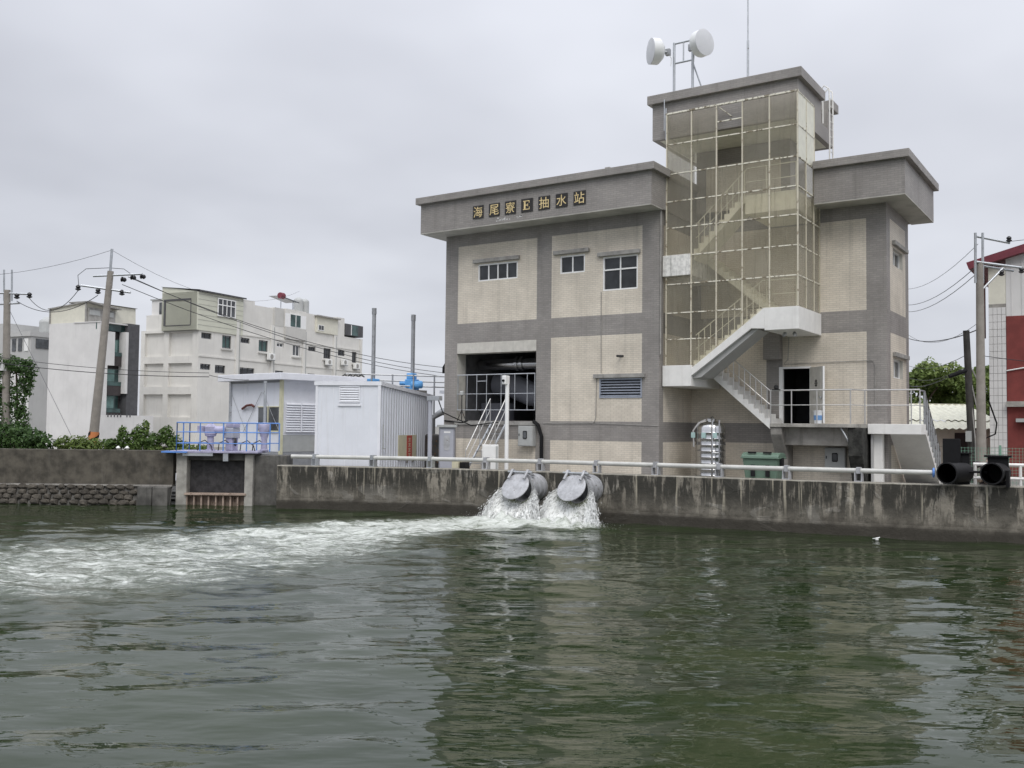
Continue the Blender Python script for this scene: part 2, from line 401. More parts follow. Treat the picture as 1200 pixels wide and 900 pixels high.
def wire(name, a, b, sag, label, r=0.011, mat='wire_black', group='overhead wires', n=14):
    A, B = Vector(a), Vector(b); pts = []
    for i in range(n+1):
        t = i/n; p = A.lerp(B, t); p.z -= sag*4*t*(1-t); pts.append(p)
    return tag(MB().tube(pts, r, 5).build(name, mat, smooth=True), label, 'wire', group)

def railing(parent, pts, h, posts, mids=(0.55,), r=0.022, mat='steel_rail', name='railing', post_r=None, bottom=None):
    """handrail along 3-D points (at foot level); posts = list of foot points; posts are sub-parts"""
    m = MB().tube([(p[0], p[1], p[2]+h) for p in pts], r, 8)
    for k in mids: m.tube([(p[0], p[1], p[2]+h*k) for p in pts], r*.7, 6)
    o = m.build(name, mat, parent, smooth=True)
    for p in posts:
        MB().tube([(p[0], p[1], p[2]), (p[0], p[1], p[2]+h)], post_r or r*.85, 6).build('post', mat, o, smooth=True)
    return o

def foliage(centres, n, leaf, name, mat, parent, seed=1, flat=0.0, elong=1.6):
    """leaf-sized faces spread over the shells of many uneven clumps: centres = (x,y,z,rx,ry,rz)"""
    g = np.random.default_rng(seed); vols = np.array([c[3]*c[4]*c[5] for c in centres])**0.67; cnt = np.maximum(1, (n*vols/vols.sum()).astype(int))
    V, Fc, att = [], [], []
    for c, k in zip(centres, cnt):
        d = g.normal(size=(k, 3)); d /= np.linalg.norm(d, axis=1)[:, None]
        rad = g.uniform(0.25, 1.0, k)**0.45*(1+0.18*np.sin(d[:, 0]*5+c[0]*3)+0.14*np.sin(d[:, 2]*7+c[1]*2))
        pos = np.array(c[:3])+d*rad[:, None]*np.array(c[3:6])
        nrm = d*0.7+g.normal(size=(k, 3))*0.6+np.array([0, 0, 0.5]); nrm /= np.linalg.norm(nrm, axis=1)[:, None]
        tang = np.cross(nrm, g.normal(size=(k, 3))); tang /= np.linalg.norm(tang, axis=1)[:, None]; bit = np.cross(nrm, tang)
        s = leaf*g.uniform(0.6, 1.3, k)[:, None]; base = g.uniform(0, 1)
        for q in range(k):
            i = len(V); a, b = tang[q]*s[q]*elong*0.5, bit[q]*s[q]*0.5; P0 = pos[q]; dr = np.array([0, 0, -0.12*s[q][0]])
            V += [tuple(P0-a), tuple(P0+b*0.9), tuple(P0+a+dr), tuple(P0-b*0.9)]; Fc.append((i, i+1, i+2, i+3))
            att.append(min(1, max(0, 0.55*g.uniform()+0.45*base)))
    me = bpy.data.meshes.new(name); me.from_pydata(V, [], Fc); me.materials.append(MATS[mat])
    at = me.attributes.new('leafvar', 'FLOAT', 'FACE'); at.data.foreach_set('value', att)
    o = bpy.data.objects.new(name, me); COL.objects.link(o); o.parent = parent
    if parent is not None: o.matrix_basis = parent.matrix_basis.inverted()
    return o
# ================================================================== the setting
QUAY = [(-3.25, -6.35), (-1.5, -5.55), (0.3, -4.80), (1.8, -4.2), (3.4, -3.68), (5.4, -3.25), (7.5, -2.95), (9.2, -2.75), (11.0, -2.55), (13.8, -2.18), (16.5, -1.78), (18.4, -1.40), (20.05, -1.02), (22.0, -0.50), (26.0, 0.6), (34.0, 3.0)]
LEFT = [(-34.0, -25.6), (-13.2, -11.83), (-7.41, -7.98)]
QT = 1.68
def quay_y(x):
    for (a, b) in zip(QUAY, QUAY[1:]):
        if a[0] <= x <= b[0]: return a[1]+(b[1]-a[1])*(x-a[0])/(b[0]-a[0])
    return QUAY[0][1] if x < QUAY[0][0] else QUAY[-1][1]

def quay_material():
    m, nt, b = newmat('stained_quay'); t = NT(nt); P = t.pos()
    sp = t.node('ShaderNodeSeparateXYZ'); t.l.new(P, sp.inputs[0]); z = sp.outputs[2]
    base = t.mix(t.ramp(t.noise(P, 1.1, 7, 0.65), 0.3, 0.7), (0.120, 0.107, 0.086), (0.315, 0.288, 0.238))
    base = t.mix(t.ramp(t.noise(P, 5.0, 6, 0.7), 0.50, 0.66, 0, 0.65), base, (0.070, 0.062, 0.048))
    patch = t.ramp(t.noise(t.scalev(P, (0.8, 0.8, 1.3)), 1.0, 5, 0.55, 0.8), 0.57, 0.63, 0, 0.55)
    base = t.mix(patch, base, (0.36, 0.34, 0.30))
    hang = t.math('MULTIPLY', t.ramp(t.noise(t.scalev(P, (3.6, 3.6, 0.55)), 1.0, 7, 0.72), 0.40, 0.51), t.ramp(z, 0.0, 1.25))
    base = t.mix(t.math('MULTIPLY', hang, 0.94), base, (0.026, 0.025, 0.020))
    drip = t.math('MULTIPLY', t.ramp(t.noise(t.scalev(P, (7.0, 7.0, 0.22)), 1.0, 4, 0.5), 0.62, 0.68), t.ramp(z, 0.3, 1.2))
    base = t.mix(t.math('MULTIPLY', drip, 0.7), base, (0.46, 0.42, 0.33))
    rust = t.math('MULTIPLY', t.ramp(t.noise(t.scalev(P, (3.1, 3.1, 0.12)), 1.7, 4, 0.5), 0.70, 0.74), t.ramp(z, 0.5, 1.5))
    base = t.mix(t.math('MULTIPLY', rust, 0.7), base, (0.24, 0.12, 0.06))
    edge = t.math('ADD', z, t.math('MULTIPLY', t.math('SUBTRACT', t.noise(P, 2.3, 5, 0.6), 0.5), 0.35))
    wet = t.ramp(edge, 0.62, 0.22)
    base = t.mix(t.math('MULTIPLY', wet, 0.92), base, (0.030, 0.026, 0.019))
    top = t.ramp(t.math('ADD', z, t.math('MULTIPLY', t.noise(P, 3.0, 5, 0.6), 0.06)), 1.655, 1.69)
    base = t.mix(t.math('MULTIPLY', top, 0.6), base, (0.36, 0.34, 0.29))
    t.l.new(base, b.inputs['Base Color'])
    b.inputs['Roughness'].default_value = 0.85
    h = t.math('ADD', t.noise(P, 7.0, 7, 0.65), t.math('MULTIPLY', patch, 0.6))
    t.l.new(t.bump(h, 0.7, 0.035), b.inputs['Normal']); MATS['stained_quay'] = m
quay_material()

def water_material():
    m, nt, b = newmat('canal_water'); t = NT(nt); P = t.pos()
    fo = t.node('ShaderNodeAttribute', attribute_name='foam').outputs['Fac']
    rot = t.node('ShaderNodeMapping'); rot.inputs['Rotation'].default_value = (0, 0, math.radians(-33)); t.l.new(P, rot.inputs['Vector'])
    n1 = t.noise(t.scalev(rot.outputs[0], (0.5, 1.25, 1)), 1.0, 7, 0.66, 2.2)
    n2 = t.noise(t.scalev(rot.outputs[0], (1.8, 4.2, 1)), 2.2, 8, 0.78, 0.8)
    fl = t.math('ADD', t.math('MULTIPLY', n1, 0.52), t.math('MULTIPLY', n2, 0.48))
    k = t.math('ADD', fl, t.math('MULTIPLY', fo, 0.35))
    mask = t.ramp(k, 0.635, 0.86, 0, 0.86)
    mask = t.math('MULTIPLY', mask, t.ramp(fo, 0.02, 0.2))
    aer = t.math('MULTIPLY', t.ramp(fo, 0.15, 0.95), 0.8)
    body = t.mix(t.ramp(t.noise(P, 0.25, 3), 0.35, 0.65), (0.014, 0.025, 0.008), (0.020, 0.032, 0.011))
    body = t.mix(aer, body, (0.085, 0.105, 0.060))
    fcol = t.mix(t.ramp(n2, 0.30, 0.66), (0.40, 0.43, 0.37), (0.74, 0.76, 0.725)); t.l.new(t.mix(mask, body, fcol), b.inputs['Base Color'])
    t.l.new(t.math('MULTIPLY_ADD', mask, 0.5, 0.015), b.inputs['Roughness'])
    b.inputs['IOR'].default_value = 1.40
    r1 = t.noise(t.scalev(rot.outputs[0], (0.6, 1.5, 1)), 2.6, 2, 0.4)
    r2 = t.noise(t.scalev(rot.outputs[0], (0.8, 1.5, 1)), 6.5, 3, 0.55)
    big = t.ramp(t.noise(P, 0.16, 2), 0.38, 0.62, 0.35, 1.0)
    hgt = t.math('ADD', r1, t.math('MULTIPLY', t.math('MULTIPLY', r2, big), 0.10))
    hgt = t.math('ADD', hgt, t.math('MULTIPLY', t.math('MULTIPLY', t.noise(P, 7.0, 5, 0.7), fo), 0.9))
    t.l.new(t.bump(hgt, 0.26, 0.08), b.inputs['Normal']); MATS['canal_water'] = m
water_material()

FLOW = [(8.9, -4.0, 0.9, 1.0), (7.2, -5.2, 1.5, 1.0), (5.2, -7.0, 2.2, .92), (4.3, -9.4, 3.2, .86), (4.2, -12.2, 4.3, .76), (4.6, -15.2, 5.2, .68), (4.6, -18.2, 5.8, .64), (3.2, -21.2, 6.2, .60), (0.5, -24.5, 6.6, .56)]
def foam_density(X, Y):
    d = np.zeros_like(X)
    for (a, b) in zip(FLOW, FLOW[1:]):
        ax, ay = a[:2]; bx, by = b[:2]; L2 = (bx-ax)**2+(by-ay)**2
        t = np.clip(((X-ax)*(bx-ax)+(Y-ay)*(by-ay))/L2, 0, 1)
        w = a[2]+(b[2]-a[2])*t; s = a[3]+(b[3]-a[3])*t
        q = np.hypot(X-(ax+(bx-ax)*t), Y-(ay+(by-ay)*t))/w
        d = np.maximum(d, s*np.clip(1.25-q**1.6*0.9, 0, 1))
    for (cx, cy, rr) in ((6.3, -5.1, 1.5), (8.6, -4.9, 1.6)):
        d = np.maximum(d, np.clip(1.35-(np.hypot(X-cx, (Y-cy)*1.2)/rr)**2, 0, 1))
    return d
def make_water():
    st = 0.115; xs = np.arange(-15, 27.001, st); ys = np.arange(-29, 2.5, st)
    X, Y = np.meshgrid(xs, ys, indexing='ij'); Z = np.zeros_like(X); g = np.random.default_rng(11)
    vx, vy = -0.553, 0.833
    for i in range(64):
        lam = 0.55*(4.2/0.55)**g.uniform(); an = math.atan2(vy, vx)+g.normal()*0.48
        kx, ky = math.cos(an)*2*math.pi/lam, math.sin(an)*2*math.pi/lam
        Z += 0.0105*lam/(2*math.pi)*np.sin(kx*X+ky*Y+g.uniform(0, 6.28))*(1+0.5*np.sin(X*g.uniform(.1, .4)+Y*g.uniform(.1, .4)+i))
    F = foam_density(X, Y)
    for i in range(30):
        lam = 0.35*(1.6/0.35)**g.uniform(); an = g.uniform(0, 6.28)
        Z += F*0.0095*lam*np.sin((math.cos(an)*X+math.sin(an)*Y)*2*math.pi/lam+g.uniform(0, 6.28))
    hump = np.exp(-(((X-7.4)/2.2)**2+((Y+5.3)/0.8)**2))
    Z += 0.13*hump
    imp = np.zeros_like(X)
    for (cx, cy) in ((6.6, -5.15), (8.85, -4.95)): imp = np.maximum(imp, np.exp(-(((X-cx)/1.1)**2+((Y-cy)/.6)**2)))
    for i in range(40):
        lam = 0.28*(0.9/0.28)**g.uniform(); an = g.uniform(0, 6.28); Z += imp*0.05*lam*np.sin((math.cos(an)*X+math.sin(an)*Y)*2*math.pi/lam+g.uniform(0, 6.28))
    edge = np.minimum.reduce([X-xs[0], xs[-1]-X, Y-ys[0], ys[-1]-Y]); Z *= np.clip(edge/1.5, 0, 1)
    nx, ny = X.shape; V = np.stack([X.ravel(), Y.ravel(), Z.ravel()], 1)
    idx = np.arange(nx*ny).reshape(nx, ny)
    Q = np.stack([idx[:-1, :-1].ravel(), idx[1:, :-1].ravel(), idx[1:, 1:].ravel(), idx[:-1, 1:].ravel()], 1)
    x0, x1, y0, y1 = xs[0], xs[-1], ys[0], ys[-1]; B = 240; n0 = len(V)
    ex = np.array([(-B, -B, 0), (B, -B, 0), (B, y0, 0), (-B, y0, 0), (-B, y1, 0), (-B, y0, 0), (x0, y0, 0), (x0, y1, 0), (x1, y0, 0), (B, y0, 0), (B, y1, 0), (x1, y1, 0)], float)
    V = np.vstack([V, ex]); Q = np.vstack([Q, n0+np.array([(0, 1, 2, 3), (5, 6, 7, 4), (0+8, 9, 10, 11)])])
    me = bpy.data.meshes.new('canal_water'); me.from_pydata(V.tolist(), [], Q.tolist()); me.materials.append(MATS['canal_water'])
    at = me.attributes.new('foam', 'FLOAT', 'POINT'); at.data.foreach_set('value', np.concatenate([F.ravel(), np.zeros(12)]).astype(np.float32))
    me.polygons.foreach_set('use_smooth', [True]*len(me.polygons)); me.update()
    o = bpy.data.objects.new('canal_water', me); COL.objects.link(o); structure(o)
make_water()

def ground_material():
    m, nt, b = newmat('yard_ground'); t = NT(nt); P = t.pos()
    c = t.mix(t.ramp(t.noise(P, 0.5, 6, 0.65), 0.3, 0.7), (0.15, 0.145, 0.13), (0.26, 0.25, 0.225))
    t.l.new(c, b.inputs['Base Color']); b.inputs['Roughness'].default_value = 0.9
    t.l.new(t.bump(t.noise(P, 6, 5), 0.3, 0.02), b.inputs['Normal']); MATS['yard_ground'] = m
ground_material()
GZ = 1.35
m = MB(); front = [(x, y+0.25) for (x, y) in QUAY] + [(260, 60), (700, 900), (-900, 900), (-420, -270)] + [(x-.15, y+0.25) for (x, y) in LEFT] + [(-6.6, -6.2), (-3.9, -5.2)]
m.face([(x, y, GZ) for (x, y) in front]); structure(m.build('ground', 'yard_ground'))

def quay_wall():
    prof = [(-0.025, -1.2), (-0.025, 0.33), (0.0, 0.42), (0.0, QT-.03), (0.03, QT), (0.45, QT), (0.45, GZ-.1)]     # (inland offset, height)
    pts = []
    for (a, b) in zip(QUAY, QUAY[1:]):
        n = max(1, int(math.hypot(b[0]-a[0], b[1]-a[1])/0.4))
        pts += [(a[0]+(b[0]-a[0])*k/n, a[1]+(b[1]-a[1])*k/n) for k in range(n)]
    pts.append(QUAY[-1]); m = MB(); k = len(prof)
    for i, p in enumerate(pts):
        a, b = pts[max(0, i-1)], pts[min(len(pts)-1, i+1)]; L = math.hypot(b[0]-a[0], b[1]-a[1]); nx, ny = -(b[1]-a[1])/L, (b[0]-a[0])/L
        for j, (d, z) in enumerate(prof):
            j1 = 0.018*mnoise.noise(Vector((p[0]*1.7, z*2.1, j))) if j in (2, 3, 4) else 0
            m.v.append((p[0]+nx*(d+j1), p[1]+ny*(d+j1), z+(0.012*mnoise.noise(Vector((p[0]*2.3, j*3.1, 5))) if j in (3, 4, 5) else 0)))
    for i in range(len(pts)-1):
        for j in range(k-1):
            a = i*k+j; m.f.append((a, a+k, a+k+1, a+1)); m.mi.append(0)
    m.f.append(tuple(range(k))); m.mi.append(0)
    o = m.build('quay_wall', 'stained_quay', smooth=False); return tag(o, 'long stained concrete quay wall below the pump station', 'wall')
quay_wall()

# left canal wall: concrete parapet above a bank of set stones
ux, uy = Vector((LEFT[2][0]-LEFT[1][0], LEFT[2][1]-LEFT[1][1], 0)).normalized()[:2]
LF = ((LEFT[2][0], LEFT[2][1], 0), (ux, uy, 0), (uy, -ux, 0))       # u runs to the right, n towards the water
plain('wall_dark', (0.092, 0.082, 0.065), 0.9, var=0.5, scale=2.2, streak=0.35, streak_col=(0.18, 0.17, 0.15), bump=0.4)
plain('stone', (0.082, 0.072, 0.058), 0.9, var=0.5, scale=3.0, bump=0.6, bscale=18)
lw = thing('canal_wall', 'dark concrete parapet on a stone bank left of the sluice gate', 'wall', (LEFT[1][0], LEFT[1][1], 0))
m = MB(LF); m.prism([(-32, 0.80), (-0.05, 0.80), (-0.05, 2.17), (-32, 2.17)], -0.42, -0.10); m.build('parapet', 'wall_dark', lw, bevel=0.015)
MB(LF).box(-32, -0.05, 0.74, 0.80, -0.42, 0.02).build('ledge', 'concrete', lw)
m = MB(LF); m.face([m.p(-32, -0.8, 0.42), m.p(-0.05, -0.8, 0.42), m.p(-0.05, 0.76, -0.08), m.p(-32, 0.76, -0.08)]); m.build('bedding', 'concrete_dark', lw)
def stone_mesh(seed, w, h):
    g = random.Random(seed); m = MB(); k = 9; rings = [(1.0, 0.0), (0.93, 0.07), (0.62, 0.125)]
    ang = [2*math.pi*(i+g.uniform(-.25, .25))/k for i in range(k)]; rr = [g.uniform(0.82, 1.05) for _ in range(k)]
    for (s, z) in rings:
        for a, r in zip(ang, rr):
            c, s_ = math.cos(a), math.sin(a); q = max(abs(c), abs(s_))**0.6
            m.v.append((w*.5*s*r*c/q, h*.5*s*r*s_/q, z*g.uniform(.85, 1.15)))
    for j in range(2):
        for i in range(k): a, b = j*k+i, j*k+(i+1) % k; m.f.append((a, b, b+k, a+k)); m.mi.append(0)
    m.f.append(tuple(2*k+i for i in range(k))); m.mi.append(0); return m.mesh('stone', 'stone')
SM = [stone_mesh(s, w, h) for s, (w, h) in enumerate(((.42, .24), (.34, .23), (.48, .25), (.38, .26), (.44, .22)))]
def place_stone(u, t, par, sc=1.0):
    v = 0.76-1.56*t; n = -0.08+0.5*t; q = MB(LF).p(u, v, n+0.0)
    o = bpy.data.objects.new('stone', random.choice(SM)); COL.objects.link(o); o.parent = par
    x = Vector((ux, uy, 0)); nn = Vector((uy, -ux, 0)); sl = (Vector((0, 0, -1.56))+nn*0.5).normalized(); z = x.cross(sl); z = z if z.dot(nn) > 0 else -z
    y = z.cross(x); R = Matrix((x, y, z)).transposed().to_4x4()
    R = R @ Matrix.Rotation(random.uniform(-.12, .12), 4, 'Z') @ Matrix.Rotation(random.uniform(-.08, .08), 4, 'X') @ Matrix.Scale(sc*random.uniform(.92, 1.1), 4)
    o.matrix_basis = par.matrix_basis.inverted() @ Matrix.Translation(q) @ R
    return o
cntst = 0
for r in range(4):
    u = -1.55+(r % 2)*0.2
    while u > -8.6:
        w = random.uniform(.36, .44); place_stone(u-w/2, 0.055+r*0.125+random.uniform(-.012, .012), lw); u -= w; cntst += 1
m = MB(LF); m.box(-1.30, -.72, 0.0, 0.74, -0.05, 0.34).box(-.68, -.08, -.2, 0.74, -0.05, 0.40); m.build('infill_block', 'concrete_dark', lw, bevel=0.03)
# ================================================================== pump station
FL, UP, TOP = 3.51, 7.60, 11.46
FRONT = ((0, 0, 0), (1, 0, 0), (0, -1, 0))                 # left block front
BACK3 = ((0, 3, 0), (1, 0, 0), (0, -1, 0))                 # recess back wall and right block front
SIDE = ((17.38, 0, 0), (0, 1, 0), (1, 0, 0))               # right block side
RET = ((10, 0, 0), (0, 1, 0), (1, 0, 0))                   # return of the left block beside the stairs
ps = thing('pump_station', 'grey and cream tiled pump station with glazed stair tower above the quay', 'building', (8, 3, GZ))
def walls(F, u0, u1, v0, v1, holes, panels):
    g, c = wall_cells(F, u0, u1, v0, v1, holes, panels)
    g.build('wall', 'grey_tile', ps)
    for k in c:
        if k.f: k.build('tile_panel', 'cream_tile', ps)
B0 = GZ-0.05
w1, w2, w3 = (1.70, 3.68, 9.34, 10.05), (5.70, 6.82, 9.34, 10.05), (7.62, 9.10, 8.53, 9.84)
lv = (7.51, 9.30, 4.41, 5.15); op = (0.66, 4.62, FL, 6.33)
walls(FRONT, 0, 10, B0, TOP, [w1, w2, w3, lv, op, (0.66, 4.62, 6.33, 6.77)],
      [(.66, 4.62, UP, 10.9), (5.31, 9.29, UP, 10.9), (5.31, 9.29, FL, 6.82), (.66, 4.62, B0, 2.76), (5.31, 9.29, B0, 2.76)])
walls(RET, 0, 3, B0, 13, [], [(.35, 3.0, FL, 6.82), (.35, 3.0, B0, 2.76), (.35, 3.0, UP, 10.9)])
dr = (13.52, 14.71, FL, 5.62)
walls(BACK3, 10, 17.38, B0, TOP, [dr], [(10, 13.03, FL, 6.82), (13.65, 16.69, FL, 6.82), (14.98, 16.69, UP, 10.91), (10, 16.69, B0, 2.76), (10.4, 14.5, UP, 10.9)])
sw1, sw2 = (4.04, 5.72, 9.32, 9.95), (4.03, 5.65, 5.20, 5.90)
walls(SIDE, 3, 6.77, B0, TOP, [sw1, sw2], [(3.56, 6.22, UP, 10.93), (3.56, 6.28, FL, 6.80), (3.56, 6.28, B0, 2.76)])
# unseen backs
m = MB(); m.face([(0, 0, B0), (0, 0, TOP), (0, 10, TOP), (0, 10, B0)]).face([(0, 10, B0), (0, 10, TOP), (10, 10, TOP), (10, 10, B0)]).face([(10, 6.77, B0), (10, 6.77, TOP), (10, 10, TOP), (10, 10, B0)]).face([(10, 6.77, B0), (10, 6.77, TOP), (17.38, 6.77, TOP), (17.38, 6.77, B0)])
m.build('wall', 'grey_tile', ps)
# windows, hoods
window(ps, FRONT, *w1, 4); window(ps, FRONT, *w2, 2); window(ps, FRONT, *w3, 2, (0.62, 0.38))
window(ps, SIDE, *sw1, 2, glass='glass_grey', depth=.16); window(ps, SIDE, *sw2, 2, glass='glass_grey', depth=.16)
for F, (a, b, z) in ((FRONT, (1.50, 3.80, 10.11)), (FRONT, (5.43, 7.03, 10.11)), (FRONT, (7.42, 9.22, 9.86)), (FRONT, (7.28, 9.44, 5.17)), (SIDE, (3.9, 6.2, 10.04)), (SIDE, (3.92, 6.27, 5.97))):
    MB(F).box(a, b, z, z+.155, 0.0, 0.13).build('window_hood', 'hood', ps, bevel=0.012)
# louvred vent
lo = MB(FRONT); lo.box(lv[0], lv[0]+.05, lv[2], lv[3], -.1, .03).box(lv[1]-.05, lv[1], lv[2], lv[3], -.1, .03).box(lv[0]+.05, lv[1]-.05, lv[2], lv[2]+.05, -.1, .03).box(lv[0]+.05, lv[1]-.05, lv[3]-.05, lv[3], -.1, .03)
lo = lo.build('louvre_vent', 'louver_blue', ps)
MB(FRONT).box(lv[0]+.04, lv[1]-.04, lv[2]+.04, lv[3]-.04, -.13, -.11).build('vent_back', 'room_dark', lo)
for i in range(6):
    z = lv[2]+.07+i*.105; q = MB(FRONT)
    q.prism([(lv[0]+.05, z), (lv[1]-.05, z), (lv[1]-.05, z+.012), (lv[0]+.05, z+.012)], 0, .001) if False else None
    a, b = lv[0]+.05, lv[1]-.05
    q.face([q.p(a, z, .02), q.p(b, z, .02), q.p(b, z+.05, -.05), q.p(a, z+.05, -.05)])
    q.face([q.p(a, z-.012, .02), q.p(b, z-.012, .02), q.p(b, z, .02), q.p(a, z, .02)])
    q.build('slat', 'louver_blue', lo)
# open bay: lintel, reveals, dark room with ducts
MB(FRONT).box(.66, 4.62, 6.33, 6.77, -.55, .012).build('lintel', 'lintel', ps, bevel=.01)
q = MB(FRONT); q.face([q.p(.66, FL, 0), q.p(.66, FL, -.62), q.p(.66, 6.33, -.62), q.p(.66, 6.33, 0)]).face([q.p(4.62, FL, -.62), q.p(4.62, FL, 0), q.p(4.62, 6.33, 0), q.p(4.62, 6.33, -.62)])
q.build('reveal', 'lintel', ps)
q = MB(); x0, x1, y0, y1, z0, z1 = .1, 6.6, .62, 7.0, FL-.25, 6.9
q.face([(x0, y1, z0), (x1, y1, z0), (x1, y1, z1), (x0, y1, z1)]).face([(x0, y0, z0), (x0, y1, z0), (x0, y1, z1), (x0, y0, z1)]).face([(x1, y1, z0), (x1, y0, z0), (x1, y0, z1), (x1, y1, z1)])
q.face([(x0, y0, z1), (x0, y1, z1), (x1, y1, z1), (x1, y0, z1)]).face([(x0, 0.0, z0), (x1, 0.0, z0), (x1, y1, z0), (x0, y1, z0)]).build('pump_room', 'room_wall', ps)
q = MB(); q.box(.1, .66, .62, .64, FL-.2, 6.9).box(4.62, 6.6, .62, .64, FL-.2, 6.9).build('pump_room_wall', 'room_wall', ps)
q = MB(FRONT); q.box(.60, 4.68, FL-.17, FL-.02, -.6, .06).build('sill', 'hood', ps)
q = MB(); q.lathe([(.24, 0), (.24, 4.2)], (.3, 2.2, 6.0), (1, .05, 0)); q.lathe([(.32, 0), (.32, .12)], (2.2, 2.3, 6.02), (1, .05, 0)).lathe([(.32, 0), (.32, .12)], (2.45, 2.31, 6.02), (1, .05, 0)); q.build('vent_duct', 'stainless', ps, smooth=True)
q = MB(); pts = [(.3, 3.6, 5.2), (1.2, 3.6, 5.1), (2.1, 3.6, 4.75), (3.2, 3.6, 4.6), (6.2, 3.6, 4.6)]; q.tube(pts, .55, 14); q.build('discharge_duct', 'cabinet_blue_grey', ps, smooth=True)
MB().box(3.9, 4.5, 2.6, 2.9, FL-.1, 5.1).build('control_panel', 'blue_panel', ps)
MB().box(.25, 1.6, 2.4, 3.0, FL-.1, 4.3).build('pump_plinth', 'cabinet_grey', ps)
r = MB(); yb = -.02
r.tube([(.70, yb, 5.42), (4.6, yb, 5.42)], .022, 6).tube([(.70, yb, 4.62), (4.6, yb, 4.62)], .016, 6).tube([(.70, yb, 3.95), (4.6, yb, 3.95)], .018, 6)
r.tube([(1.75, yb, 5.15), (2.2, yb, 5.15)], .016, 6)
ro = r.build('bay_railing', 'galvanised', ps, smooth=True)
for x in (.74, 1.22, 1.72, 2.22, 2.95, 3.62, 4.22, 4.58): MB().tube([(x, yb, FL if x > 2 and x < 2.4 else 3.95), (x, yb, 5.42)], .018, 6).build('post', 'galvanised', ro, smooth=True)

# cornices: tiled fascia, soffit and capping
def cornice(x0, x1, y0, y1, z0, z1, zc, over=.17, sof=True, right_flush=False):
    t = .22; m = MB()
    m.box(x0, x1, y0, y0+t, z0, z1).box(x0, x0+t, y0+t, y1, z0, z1).box(x1-t, x1, y0+t, y1, z0, z1).box(x0+t, x1-t, y1-t, y1, z0, z1)
    m.build('cornice', 'grey_tile', ps)
    MB().box(x0+t, x1-t, y0+t, y1-t, z0+.012, z0+.25).build('soffit', 'soffit', ps)
    c = MB(); a = over
    c.box(x0-a, x1+a, y0-a, y0+t+.1, z1, zc).box(x0-a, x0+t+.1, y0+t+.1, y1+a, z1, zc).box(x1-t-.1, x1+a, y0+t+.1, y1+a, z1, zc).box(x0+t+.1, x1-t-.1, y1-t-.1, y1+a, z1, zc)
    c.build('cap', 'grey_tile', ps, bevel=.012)
cornice(-.62, 10.12, -1.0, 10.8, 11.43, 12.66, 12.94)
m = MB(); m.box(-.62, 10.12, -1.0, 0.0, 11.40, 11.43).box(-.62, 0.0, 0.0, 10.8, 11.40, 11.43); m.build('soffit', 'soffit', ps)
MB().box(8.15, 8.35, -.9, -.7, 12.94, 13.06).build('roof_vent', 'hood', ps)
def cornice3():
    x0, x1, y0, y1, z0, z1, zc, t = 15.10, 18.2, 2.05, 7.42, 11.43, 12.66, 12.94, .22
    MB().box(x0, x1, y0, y0+t, z0, z1).box(x1-t, x1, y0+t, y1, z0, z1).box(10.2, x1-t, y1-t, y1, z0, z1).build('cornice', 'grey_tile', ps)
    MB().box(x0, x1, y0, 3.0, 11.40, 11.43).box(17.38, x1, 3.0, y1, 11.40, 11.43).build('soffit', 'soffit', ps)
    MB().box(10.2, x1-t, 3.0, y1-t, 11.46, 11.8).build('roof_slab', 'concrete', ps)
    a = .17
    MB().box(x0, x1+a, y0-a, y0+t+.1, z1, zc).box(x1-t-.1, x1+a, y0+t+.1, y1+a, z1, zc).box(10.2, x1-t-.1, y1-t-.1, y1+a, z1, zc).build('cap', 'grey_tile', ps, bevel=.012)
cornice3()
# tower core and head house
walls(((0, 3, 0), (1, 0, 0), (0, -1, 0)), 10.2, 13.95, TOP, 14.25, [], [(10.6, 13.6, 11.6, 13.62)])
m = MB(); m.face([(13.95, 3, TOP), (13.95, 5, TOP), (13.95, 5, 14.25), (13.95, 3, 14.25)]).face([(10.2, 5, TOP), (10.2, 3, TOP), (10.2, 3, 14.25), (10.2, 5, 14.25)]).face([(13.95, 5, TOP), (10.2, 5, TOP), (10.2, 5, 14.25), (13.95, 5, 14.25)]); m.build('wall', 'grey_tile', ps)
hx0, hx1, hy0, hy1, hz0, hz1, hzc, t = 9.41, 14.98, .58, 5.15, 14.25, 15.62, 15.96, .2
MB().box(hx0, hx1, hy0, hy0+t, hz0, hz1).box(hx0, hx0+t, hy0+t, hy1, hz0, hz1).box(hx1-t, hx1, hy0+t, 3.5, hz0, hz1).box(hx1-t, hx1, 3.5, 4.4, hz0, 14.8).box(hx1-t, hx1, 4.4, hy1, hz0, hz1).box(hx0+t, hx1-t, hy1-t, hy1, hz0, hz1).build('head_house', 'grey_tile', ps)
MB().box(hx0+t, hx1-t, hy0+t, hy1-t, hz0+.01, hz0+.3).build('soffit', 'enclosure_white', ps)
a = .16
MB().box(hx0-a, hx1+a, hy0-a, hy0+t+.1, hz1, hzc).box(hx0-a, hx0+t+.1, hy0+t+.1, hy1+a, hz1, hzc).box(hx1-t-.1, hx1+a, hy0+t+.1, 3.46, hz1, hzc).box(hx1-t-.1, hx1+a, 4.45, hy1+a, hz1, hzc).box(hx0+t+.1, hx1-t-.1, hy1-t-.1, hy1+a, hz1, hzc).build('cap', 'grey_tile', ps, bevel=.012)

